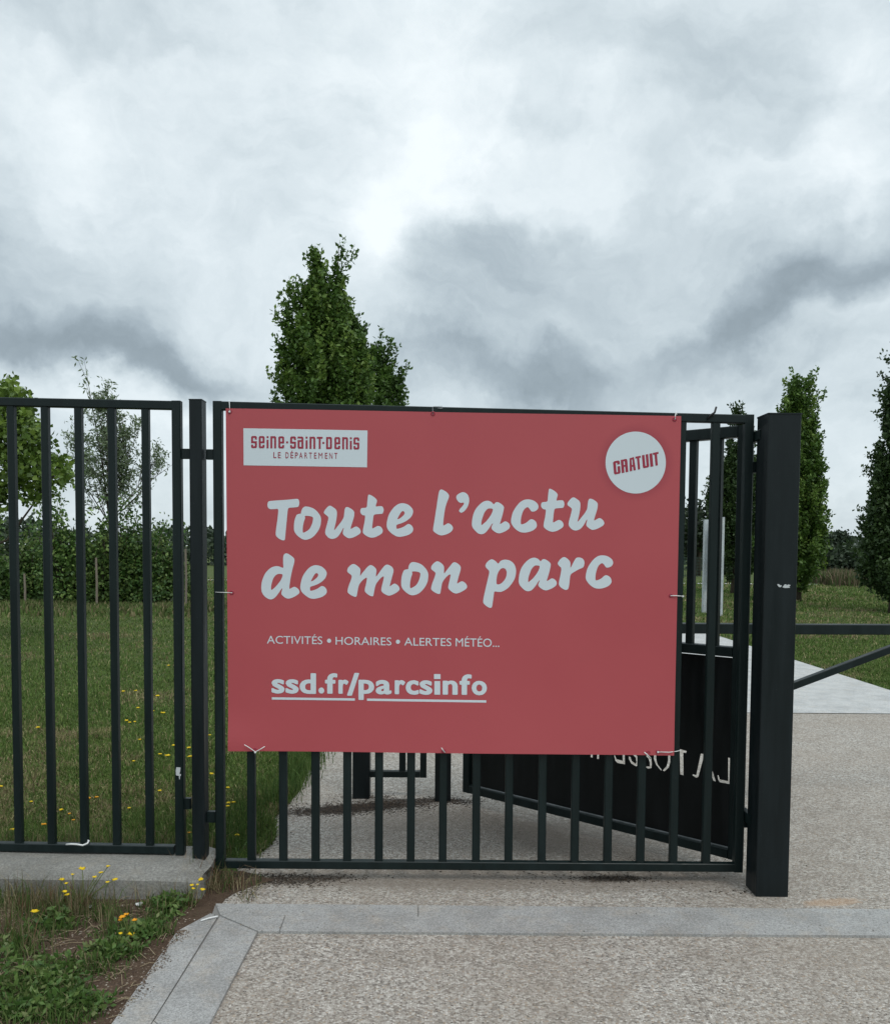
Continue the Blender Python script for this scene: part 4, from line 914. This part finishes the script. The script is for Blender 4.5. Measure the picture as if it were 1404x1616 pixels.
# far trees, each a thing where one can tell it apart
def far_tree(px, ptop, hw, dd, lb, pal, seed, gap=.0, trunkc=None):
    rs = np.random.RandomState(seed); bx = X(px, dd); zt = Z(px, ptop, dd); r_ = hw*dd/1400
    t = empty('distant_tree', (bx, dd, 0), lb, 'tree', 'trees at the far edge of the park')
    lean = -.5 if trunkc else 0
    MB().tube([(bx-lean, dd, 0), (bx-lean*.4, dd, zt*.35), (bx, dd, zt*.8)], [.14, .11, .04], 6).build('trunk', M_WOOD if trunkc else M_BARK, t, True)
    n = 170; a = rs.uniform(0, 2*np.pi, n); u = rs.uniform(-1, 1, n); q = rs.uniform(0, 1, n)**.4
    s_ = np.sqrt(1-u*u); zc = zt*(.62 if not gap else .8); hz = zt*(.40 if not gap else .2)
    c = np.stack([bx+r_*q*s_*np.cos(a), dd+r_*q*s_*np.sin(a), zc+hz*u*q], 1)
    v, tri, col = leaf_cloud(c, 8, (.20, .20, .18), .26, 1.4, pal, rs, .1)
    link('crown', np_mesh('crown', v, tri, None, col), M_LEAF, t)
FAR = [(.032, .052, .032), (.045, .068, .038), (.06, .085, .046)]
far_tree(1303, 846, 7, 62, 'thin bent distant tree with a pale trunk, left in the gap between right oaks', FAR, 41, 1, True)
far_tree(1326, 842, 13, 64, 'open-crowned distant tree in the middle of the gap between the two right oaks', FAR, 42, 1)
far_tree(1312, 880, 16, 60, 'rounded distant tree low in the gap between the two right oaks', FAR, 43)
far_tree(1340, 872, 17, 61, 'broad distant tree on the right side of the gap between the two right oaks', FAR, 44)
far_tree(1103, 796, 30, 48, 'big dark distant tree behind the white park sign', [(.014, .026, .012), (.022, .038, .016), (.03, .05, .02)], 45)
far_tree(1072, 800, 28, 47, 'dark distant tree just right of the banner edge', [(.014, .026, .012), (.022, .038, .016), (.03, .05, .02)], 46)
# far-off belt of wood that reads as one mass
rs = np.random.RandomState(50); n = 5200
xx = rs.uniform(-70, 110, n); yy = 58+rs.uniform(0, 9, n)+np.abs(xx-20)*.12
top = 1.5+1.3*vnoise(xx*.22, xx*0, 3)+.7*vnoise(xx*.8, xx*0, 5)-np.clip(xx-24, 0, 8)*.10+.5*np.exp(-((xx-17)/4)**2)
zz = top*rs.uniform(0, 1, n)**.75
v, tri, col = leaf_cloud(np.stack([xx, yy, zz], 1), 9, (.45, .4, .22), .42, 1.4, [(.028, .046, .026), (.04, .062, .032), (.055, .08, .04)], rs, .1)
tag(link('distant_wood', np_mesh('distant_wood', v, tri, None, col), M_LEAF), 'dark belt of far-off trees and hedge along the horizon', 'wood', kind='stuff')
# rough brown growth in the gap at the right
def rough(px0, px1, dd, h, nb, seed, name, lb, cols, kind='stuff'):
    rs = np.random.RandomState(seed); x0, x1 = X(px0, dd), X(px1, dd)
    x = rs.uniform(x0, x1, nb); y = dd+rs.normal(0, .9, nb); hh = h*rs.uniform(.35, 1.1, nb)*(.6+.6*vnoise(x*1.1, y*.3, seed))
    return blades(name, x, y, hh, .035+.02*rs.rand(nb), cols, rs, lb, kind)
def blades(name, x, y, h, wd, cols, rs, lb=None, kind='stuff', lean=.45, cidx=None, z0=None):
    n = len(x); a = rs.uniform(0, 2*np.pi, n); bx_ = np.cos(a)*wd/2; by_ = np.sin(a)*wd/2
    la = rs.uniform(0, 2*np.pi, n); lm = h*np.abs(rs.normal(0, lean, n)); lx = np.cos(la)*lm; ly = np.sin(la)*lm
    z0 = np.zeros(n) if z0 is None else z0
    v = np.stack([np.stack([x-bx_, y-by_, z0], 1), np.stack([x+bx_, y+by_, z0], 1),
                  np.stack([x+lx*.35+bx_*.8, y+ly*.35+by_*.8, z0+h*.55], 1), np.stack([x+lx*.35-bx_*.8, y+ly*.35-by_*.8, z0+h*.55], 1),
                  np.stack([x+lx, y+ly, z0+h*np.maximum(.35, 1-.4*(lm/(h+1e-6))**2)], 1)], 1).reshape(-1, 3)
    i = np.arange(n)*5; q = np.stack([i, i+1, i+2, i+3], 1); tr = np.stack([i+3, i+2, i+4], 1)
    cols = np.asarray(cols); ci = rs.randint(0, len(cols), n) if cidx is None else cidx
    c = cols[ci]*rs.uniform(.7, 1.3, (n, 1))
    me = np_mesh(name, v, tr, q, np.repeat(c, 5, axis=0)); o_ = link(name, me, M_GRASS)
    if lb: tag(o_, lb, 'grass', kind=kind)
    return o_
rough(1290, 1400, 37, .85, 5200, 60, 'tall_grass', 'tall brownish rough grass in the gap between the two right oaks', [(.16, .135, .08), (.20, .15, .10), (.09, .12, .045), (.07, .10, .035)])
rough(-60, 345, 20.0, .20, 11000, 61, 'dry_grass', 'dry straw-coloured grass along the foot of the hedge', [(.24, .21, .11), (.15, .16, .065), (.10, .15, .042), (.08, .13, .032), (.10, .15, .04)])

# far green mesh fence seen low behind the sign
def far_fence():
    t = empty('mesh_fence', (X(1085, 44), 44, 0), 'distant low green mesh fence behind the white park sign', 'fence')
    mg = mat('green_wire', (.03, .06, .045), .6); x0 = X(1010, 44); x1 = X(1112, 44)
    for k in range(4): 
        x = x0+(x1-x0)*k/3; MB().box((x-.04, 43.96, 0), (x+.04, 44.04, 1.05), .005).build('post', mg, t)
    mb = MB()
    for zz_ in np.linspace(.1, 1.0, 7): mb.prism((x0, 44, zz_), (x1, 44, zz_), .02, .02, .002, side=(0, 0, 1))
    for xx_ in np.arange(x0+.15, x1, .15): mb.prism((xx_, 43.985, .05), (xx_, 43.985, 1.03), .014, .008, .001)
    mb.build('mesh', mg, t)
far_fence()

# ------------------------------------------------------------------ grass
rs = np.random.RandomState(70)
GREENS = np.array([(.070, .125, .026), (.090, .150, .033), (.115, .178, .043), (.150, .200, .056), (.20, .205, .08), (.33, .285, .15), (.21, .16, .095)])
def lawn(name, x0, x1, y0, y1, n0, hmul, seed, lb, mask=None, wmul=1.):
    rs = np.random.RandomState(seed)
    # sample with density falling off with distance
    u = rs.uniform(0, 1, n0); y = 1/(1/y0+(1/y1-1/y0)*u)
    xl = np.maximum(x0, -y*.62-.3); xr = np.minimum(x1, y*.62+.3); ok = xr > xl
    x = xl+(xr-xl)*rs.uniform(0, 1, n0)
    if mask is not None: ok &= mask(x, y)
    x, y = x[ok], y[ok]; n = len(x)
    p1 = vnoise(x*.9, y*.9, 2); p2 = vnoise(x*3.3, y*3.3, 4); p3 = vnoise(x*11, y*11, 6)
    h = (.022+.045*p1*p2+.03*p3*p2)*hmul*rs.uniform(.6, 1.3, n)*(1+np.clip(y-8, 0, 30)*.02)
    wd = (.003+.0006*y)*rs.uniform(.7, 1.3, n)*wmul
    dry = np.clip((vnoise(x*1.1, y*1.1, 8)-.56)*2.2+(vnoise(x*4.1, y*4.1, 12)-.5)*1.2+(p3-.5)*.6, 0, 1)
    r_ = rs.uniform(0, 1, n); g = rs.randint(0, 4, n); ci = np.where(r_ < dry*.75, 4+rs.randint(0, 3, n), g)
    ci = np.where(r_ > .94, 5, ci)
    return blades(name, x, y, h, wd, GREENS, rs, lb, 'stuff', .7, ci)
edge_f = lambda x, y: x < -.91+.05*np.sin(y*3.1)+.04*np.sin(y*7.7)
lawn('lawn_grass', -14, -.80, 3.99, 21, 210000, 1.0, 71, 'mown patchy green lawn with dry spots behind the railing', edge_f)
lawn('meadow_grass', 4.6, 22, 7.9, 38, 90000, 1.0, 72, 'green lawn right of the pale concrete path', lambda x, y: x > np.where(y < 15, 4.64, 4.64-(y-15)*.1), 1.2)
lawn('far_grass', -16, 26, 21, 39, 50000, 1.3, 73, 'far green grass on both sides of the path', lambda x, y: (x < -1.) | (x > 4.2), 1.5)
# longer grass along the path edge and behind the plinth
def tufts(name, centres, nper, sig, h, cols, seed, lb, wd=.004, lean=.45, z0=.0):
    rs = np.random.RandomState(seed); c = np.repeat(np.array(centres), nper, axis=0); n = len(c)
    x = c[:, 0]+rs.normal(0, sig, n); y = c[:, 1]+rs.normal(0, sig, n); hh = h*rs.uniform(.35, 1.15, n)*(c[:, 2] if c.shape[1] > 2 else 1)
    return blades(name, x, y, hh, wd*rs.uniform(.6, 1.4, n), cols, rs, lb, 'stuff', lean, z0=np.full(n, z0))
GR = [(.045, .095, .02), (.062, .115, .026), (.08, .135, .032), (.11, .16, .045)]
DRY = [(.22, .18, .10), (.16, .13, .07), (.28, .24, .14), (.11, .10, .045)]
RED = [(.16, .085, .05), (.12, .065, .04), (.22, .15, .09)]
rs = np.random.RandomState(80)
cen = [(-.935+.03*math.sin(y_*2.3)-abs(rs.normal(0, .10))+(.05 if y_ > 5 else 0), y_, 1) for y_ in np.arange(4.02, 8.0, .045)]
tufts('path_edge_grass', cen, 60, .05, .12, GR, 81, 'lush green grass spilling over the left edge of the gravelly path', .004)
cen = [(x_, 4.02+abs(rs.normal(0, .07)), 1) for x_ in np.arange(-3.4, -1.0, .035)]
tufts('fence_foot_grass', cen, 60, .035, .15, GR+DRY[:2], 82, 'longer unmown grass along the foot of the railing', .004, .5)
# weeds on the verge in front
def gp(px, py): p = on_z(px, py); return (p.x, p.y)
cl = []
for (px, py, s, k) in [(70, 1455, 60, 12), (20, 1500, 60, 10), (140, 1440, 50, 10), (60, 1560, 70, 16), (120, 1590, 60, 10), (150, 1530, 50, 9), (30, 1605, 60, 14), (240, 1470, 40, 10), (265, 1430, 35, 12), (205, 1500, 40, 6), (300, 1415, 25, 8), (0, 1430, 40, 10), (90, 1610, 60, 10), (175, 1478, 30, 6)]:
    for _ in range(k): q = gp(px+rs.normal(0, s*.4), py+rs.normal(0, s*.22)); cl.append((q[0], q[1], rs.uniform(.5, 1.1)))
cl = [c for c in cl if c[1] < 3.56 and (c[0]-dgO0.x) < (c[1]-dgO0.y)*(dgO1.x-dgO0.x)/(dgO1.y-dgO0.y)-.03]
tufts('verge_weeds', cl, 42, .030, .065, GR+GR+DRY[:1], 83, 'clumps of green weeds and grass on the bare soil verge', .0042, .65)
cl = []
for (px, py, k) in [(80, 1432, 22), (120, 1436, 18), (40, 1440, 16), (290, 1412, 7), (170, 1455, 6), (10, 1480, 8), (60, 1500, 6), (230, 1440, 3), (20, 1405, 5)]:
    for _ in range(k): q = gp(px+rs.normal(0, 22), py+rs.normal(0, 10)); cl.append((q[0], min(q[1], 3.555), rs.uniform(.5, 1.1)))
tufts('dry_weeds', cl, 15, .025, .15, DRY+DRY+RED[:1]+GR[1:], 84, 'dry straw-coloured stems standing on the soil verge', .0026, .42)
cl = [( -1.06+rs.normal(0, .07), 3.76+rs.normal(0, .05), rs.uniform(.5, 1.1)) for _ in range(16)]+[(-.90+rs.normal(0, .07), 3.74+rs.normal(0, .05), .5) for _ in range(8)]
tufts('post_foot_grass', cl, 32, .03, .16, DRY+RED+GR[:2], 85, 'dry brown grass tangled round the foot of the slim fence post', .003, .8)

cl = []
for (px, py, sx, sy, k) in [(60, 1545, 38, 14, 60), (105, 1595, 40, 9, 46), (178, 1507, 22, 6, 34), (230, 1478, 20, 7, 34), (266, 1436, 16, 8, 46), (85, 1462, 18, 6, 20), (18, 1500, 16, 8, 16), (30, 1604, 30, 7, 30), (292, 1420, 8, 6, 16), (200, 1500, 12, 5, 12), (65, 1575, 20, 8, 30)]:
    for _ in range(k): q = gp(px+rs.normal(0, sx), py+rs.normal(0, sy)); cl.append((q[0], q[1], .012+abs(rs.normal(0, .018))))
cl = np.array([c for c in cl if c[1] < 3.56 and (c[0]-dgO0.x) < (c[1]-dgO0.y)*(dgO1.x-dgO0.x)/(dgO1.y-dgO0.y)-.02])
v, tri, col = leaf_cloud(cl, 10, (.014, .014, .008), .028, 2.2, [tuple(x*1.3 for x in g_) for g_ in GR]+[(.16, .19, .07)], np.random.RandomState(88), .15, .15)
v[:, 2] = np.maximum(v[:, 2], .008)
tag(link('verge_leaves', np_mesh('verge_leaves', v, tri, None, col), M_LEAF), 'matted low green leaves covering parts of the soil verge', 'ground cover', kind='stuff')
# broad-leaved rosettes on the verge
def rosette(px, py, nl, ll, seed, lb):
    rs = np.random.RandomState(seed); cx_, cy_ = gp(px, py); vs = []; fs = []; cols = []
    for k in range(nl):
        a = rs.uniform(0, 2*math.pi); l_ = ll*rs.uniform(.45, .85); el = rs.uniform(.25, 1.0); w_ = l_*rs.uniform(.11, .19); n_ = 6
        dx, dy = math.cos(a), math.sin(a); b_ = len(vs); cc = np.array(GR[rs.randint(0, 4)])*rs.uniform(.8, 1.3)
        for j in range(n_+1):
            u = j/n_; r_ = l_*u*math.cos(el*(1-u*.6)); z_ = l_*math.sin(el)*u*(1-.55*u)+.008; ww = w_*math.sin(math.pi*min(1, .12+u*.88))*(1+.12*(-1)**j)
            for s in (-1, 0, 1): vs.append((cx_+dx*r_-dy*ww*s, cy_+dy*r_+dx*ww*s, z_+(abs(s)*.25*ww))); cols.append(cc*(1.2 if s == 0 else 1))
        for j in range(n_):
            for s in (0, 1): q = b_+j*3+s; fs.append((q, q+1, q+4, q+3))
    o_ = link('weed_rosette', np_mesh('weed_rosette', np.array(vs), None, fs, np.array(cols)), M_LEAF); tag(o_, lb, 'weed', 'leafy weeds on the verge')
rosette(262, 1440, 34, .085, 91, 'dense leafy green weed on the verge nearest the tip of the diagonal kerb')
rosette(232, 1470, 30, .09, 92, 'broad-leaved weed beside the orange dandelions on the verge')
rosette(180, 1505, 28, .085, 93, 'flat broad-leaved weed halfway down the verge beside the diagonal kerb')
rosette(60, 1545, 36, .11, 94, 'big leafy weed at the lower left of the verge')
rosette(115, 1585, 36, .10, 95, 'leafy weed at the very bottom of the verge')
rosette(215, 1480, 16, .06, 96, 'small leafy weed close to the diagonal kerb')

# dandelions: stems with flower heads
def flower_head(mb, c, r, rs):
    n = 14; vs = [c+Vector((0, 0, r*.25))]; fs = []
    for ring, (rr, zz_) in enumerate(((.55, .35), (1.0, .12))):
        for k in range(n):
            a = 2*math.pi*k/n+ring*.2; q = r*rr*(1+.18*rs.normal()); vs.append(c+Vector((q*math.cos(a), q*math.sin(a), r*zz_+r*.12*rs.normal())))
    vs.append(c+Vector((0, 0, -r*.35)))
    for k in range(n):
        k2 = (k+1) % n; fs += [(0, 1+k, 1+k2), (1+k, 1+n+k, 1+n+k2, 1+k2), (1+n+k, 2*n+1, 1+n+k2)]
    mb.add(vs, fs)
def dandelion(px, py, heads, lb, seed, mt=M_YEL, dy_=0, group=None, leaves=10, name='dandelion_plant'):
    rs = np.random.RandomState(seed); gx, gy = gp(px, py); gy += dy_
    t = empty(name, (gx, gy, .006), lb, 'dandelion', group)
    st = MB(); 
    for (hx, hy, r_) in heads:
        hp = on_y(hx, hy, gy-.01+rs.normal(0, .02)); hp.z = max(hp.z, .03)
        bb_ = Vector((gx+rs.normal(0, .012), gy+rs.normal(0, .012), 0)); st.tube([bb_, bb_.lerp(hp, .5)+Vector((rs.normal(0, .008), rs.normal(0, .008), .01)), hp], [.0022, .0018, .0014], 5)
        fm = MB(); flower_head(fm, hp, r_, rs); fm.build('flower_head', mt, t, True)
    st.build('stem', M_STEM, t, True)
dandelion(125, 1437, [(130, 1371, .013), (98, 1388, .012), (160, 1377, .009), (171, 1367, .008), (150, 1384, .010), (182, 1388, .011), (115, 1380, .007), (170, 1392, .008), (105, 1394, .007)], 'tall many-headed yellow dandelion clump left on the verge before the footing', 101)
dandelion(70, 1470, [(55, 1438, .013)], 'single low yellow dandelion at the left of the verge', 102)
dandelion(100, 1445, [(103, 1407, .010), (106, 1412, .009)], 'small pair of yellow dandelion heads half way up the tall clump', 103)
dandelion(203, 1490, [(193, 1447, .012), (200, 1443, .010), (213, 1452, .011), (190, 1452, .009)], 'orange-yellow dandelions in the middle of the verge', 104, M_ORG)
dandelion(210, 1492, [(207, 1474, .014), (191, 1473, .008)], 'low yellow dandelion nearest the diagonal kerb', 105)
dandelion(300, 1432, [(317, 1388, .013), (303, 1397, .010), (320, 1404, .011), (305, 1402, .008), (312, 1396, .007)], 'yellow dandelion clump at the right end of the concrete footing', 106)
rs = np.random.RandomState(110); k = 0
fls = [(110, 1284, 1), (116, 1294, 1), (70, 1301, 1), (20, 1309, 0), (97, 1278, 0), (50, 1265, 0), (89, 1322, 0), (204, 1275, 0), (252, 1248, 0), (300, 1194, 0), (265, 1192, 0), (253, 1190, 0), (211, 1201, 0), (221, 1167, 0), (200, 1137, 0), (205, 1140, 0), (213, 1139, 0), (331, 1160, 0), (299, 1314, 1), (374, 1318, 0),
       (361, 1267, 0), (369, 1266, 0), (360, 1272, 0), (334, 1221, 0), (141, 1260, 1), (153, 1258, 1), (257, 1125, 0), (242, 1122, 0), (218, 1117, 0), (60, 1148, 0), (195, 1091, 0), (214, 1090, 0), (249, 1098, 0), (266, 1050, 0), (30, 1240, 0), (2, 1241, 0), (88, 1325, 0), (275, 1176, 0), (298, 1180, 0), (360, 1243, 0)]
def dlab(px, py, og):
    gaps = [(20, 'left of the first railing bar'), (75, 'between the first and second railing bars'), (128, 'between the second and third railing bars'), (180, 'between the third and fourth railing bars'),
            (233, 'between the fourth and fifth railing bars'), (280, 'between the fifth railing bar and the stile'), (305, 'between the railing stile and the slim post'), (345, 'between the slim post and the gate'), (400, 'under the lower left corner of the banner')]
    g = [n_ for lim, n_ in gaps if px < lim][0]
    key = lambda q: ([n_ for lim, n_ in gaps if q[0] < lim][0], q[2])
    same = sorted([q for q in fls if key(q) == (g, og)], key=lambda q: -q[1]); i = same.index((px, py, og)); n_ = len(same)
    rank = '' if n_ == 1 else ', '+('lowest' if i == 0 else 'topmost' if i == n_-1 else ['', 'second', 'third', 'fourth', 'fifth', 'sixth', 'seventh', 'eighth', 'ninth', 'tenth', 'eleventh'][i]+' from below')
    return 'small '+('orange' if og else 'yellow')+' dandelion '+g+rank
for (px, py, og) in fls:
    g0 = on_z(px, py+16); 
    y_ = max(g0.y, 4.05); hp = on_y(px, py, y_-.01); r_ = (.0105 if py > 1180 else .009)*rs.uniform(.8, 1.3)*(y_/4.6)
    t = empty('dandelion', (hp.x, y_, 0), dlab(px, py, og), 'dandelion', 'orange dandelions behind the railing' if og else 'yellow dandelions in the lawn')
    MB().tube([(hp.x+rs.normal(0, .01), y_, 0), hp], [.002, .0014], 5).build('stem', M_STEM, t, True)
    fm = MB(); flower_head(fm, hp, r_, rs); fm.build('flower_head', M_ORG if og else M_YEL, t, True)

# ------------------------------------------------------------------ litter: soil crumbs, chips of leaf, straw, stones
def crumbs(name, pts, size, cols, seed, lb, flat=.5):
    rs = np.random.RandomState(seed); p = np.array(pts); n = len(p); s = size*rs.uniform(.4, 1.4, n)
    tet = np.array([(1, 0, 0), (-.5, .8, 0), (-.5, -.8, 0), (0, 0, 1.0)])
    a = rs.uniform(0, 2*np.pi, n); ca, sa = np.cos(a), np.sin(a); V = []
    for q in tet:
        qx = q[0]*rs.uniform(.6, 1.3, n); qy = q[1]*rs.uniform(.5, 1.2, n)
        V.append(np.stack([p[:, 0]+s*(qx*ca-qy*sa), p[:, 1]+s*(qx*sa+qy*ca), p[:, 2]+s*q[2]*flat*rs.uniform(.4, 1.2, n)], 1))
    v = np.stack(V, 1).reshape(-1, 3); i = np.arange(n)*4
    tri = np.concatenate([np.stack([i, i+1, i+3], 1), np.stack([i+1, i+2, i+3], 1), np.stack([i+2, i, i+3], 1)])
    cols = np.array(cols); c = cols[rs.randint(0, len(cols), n)]*rs.uniform(.7, 1.3, (n, 1))
    o_ = link(name, np_mesh(name, v, tri, None, np.repeat(c, 4, axis=0)), M_LITTER); tag(o_, lb, 'litter', kind='stuff')
rs = np.random.RandomState(120)
DK = [(.045, .033, .024), (.03, .022, .016), (.07, .05, .035), (.02, .015, .012)]
pts = []
for (cx_, cy_, sx, sy, n_) in [(-.70, 4.82, .13, .05, 900), (-.48, 4.90, .17, .06, 1500), (-.25, 4.98, .14, .04, 900), (-.45, 5.12, .10, .03, 300), (0, 5.07, .12, .03, 500), (.08, 5.02, .05, .02, 160), (-.74, 3.83, .10, .035, 700), (-.55, 3.85, .12, .022, 260), (-.62, 3.78, .10, .03, 160), (.75, 3.865, .09, .02, 400), (.6, 3.9, .3, .05, 160), (-.93, 3.74, .07, .06, 700), (-.90, 4.6, .04, .5, 700), (1.3, 3.72, .1, .02, 60), (.9, 4.05, .4, .06, 120)]:
    for _ in range(n_): pts.append((cx_+rs.normal(0, sx), cy_+rs.normal(0, sy), .004))
crumbs('soil_crumbs', pts, .0062, DK, 121, 'dark crumbs of soil and leaf litter scattered on the path by the gate')
pts = []
while len(pts) < 4200:
    px, py = rs.uniform(-60, 420), rs.uniform(1418, 1640); q = on_z(px, py)
    if q.y < 3.60 and (q.x-dgO0.x) < (q.y-dgO0.y)*(dgO1.x-dgO0.x)/(dgO1.y-dgO0.y)+.012*rs.normal(): pts.append((q.x, q.y, .006))
crumbs('soil_pebbles', pts, .005, [(.14, .10, .075), (.09, .062, .045), (.06, .04, .03), (.30, .26, .21), (.20, .15, .11), (.12, .075, .05)], 122, 'crumbs of earth and small stones on the verge soil')
rs = np.random.RandomState(125); pts = []
for _ in range(2600):
    px, py = rs.uniform(200, 1420), rs.uniform(1385, 1630); q = on_z(px, py); pts.append((q.x, q.y, .005))
pts = [p for p in pts if not ((p[0]-dgO0.x) < (p[1]-dgO0.y)*(dgO1.x-dgO0.x)/(dgO1.y-dgO0.y))]
pts = [(x, y, .015 if (3.28 < y < 3.54) else .005) for x, y, z in pts if vnoise(np.array([x*4.]), np.array([y*4.]), 3)[0] > .35]
crumbs('loose_grit', pts, .0032, [(.5, .48, .44), (.12, .10, .085), (.06, .05, .04), (.34, .30, .25), (.22, .17, .12)], 126, 'loose grit and tiny leaf scraps scattered over the paving')
rs = np.random.RandomState(127); pts = []
for _ in range(620):
    t_ = rs.beta(.8, 1.3); e_ = dgO0.lerp(dgO1, t_); pts.append((e_.x+abs(rs.normal(0, .016*(1+.8*math.sin(t_*19))))+.002, e_.y, .0145))
crumbs('spilled_soil', pts, .0036, [(.085, .055, .038), (.12, .082, .058), (.05, .036, .026), (.20, .16, .12)], 128, 'soil spilled from the verge onto the edge of the diagonal kerb')
# dry stalks lying about
rs = np.random.RandomState(130); mb = MB()
for _ in range(240):
    px, py = rs.uniform(-20, 330), rs.uniform(1425, 1616); q = on_z(px, py)
    if not (q.y < 3.57 and (q.x-dgO0.x) < (q.y-dgO0.y)*(dgO1.x-dgO0.x)/(dgO1.y-dgO0.y)-.01): continue
    a = rs.uniform(0, math.pi); l_ = rs.uniform(.03, .11); mb.tube([(q.x, q.y, .010), (q.x+math.cos(a)*l_*.5, q.y+math.sin(a)*l_*.5, .014+rs.uniform(0, .012)), (q.x+math.cos(a)*l_, q.y+math.sin(a)*l_, .010)], .0011, 4)
tag(mb.build('dry_stalks', mat('straw', (.30, .24, .15), .8)), 'dead straw stalks lying on the verge soil', 'straw', kind='stuff')
# discarded white tie and crumpled paper
q0 = on_z(317, 1453, .018); q1 = on_z(344, 1446, .02)
tag(MB().tube([q0, q0.lerp(q1, .5)+Vector((0, 0, .002)), q1], .003, 6).build('cable_tie_offcut', M_TIE), 'cut-off white cable tie lying at the corner of the granite kerb', 'cable tie')
for (px, py, s, lb) in ((221, 1427, .016, 'crumpled white paper scrap at the foot of the footing'), (141, 1431, .011, 'small pale paper scrap left of the crumpled one'), (185, 1413, .006, 'tiny white flower head standing before the footing')):
    import bmesh
    c = on_z(px, py, .012); bm = bmesh.new(); bmesh.ops.create_icosphere(bm, subdivisions=2, radius=s)
    for v_ in bm.verts: v_.co = v_.co*(1+.6*mnoise.noise(v_.co*180+Vector((px, 0, 0)))); v_.co.z *= .5; v_.co += c
    me = bpy.data.meshes.new('paper_scrap'); bm.to_mesh(me); bm.free(); tag(link('paper_scrap', me, M_TIE), lb, 'litter')
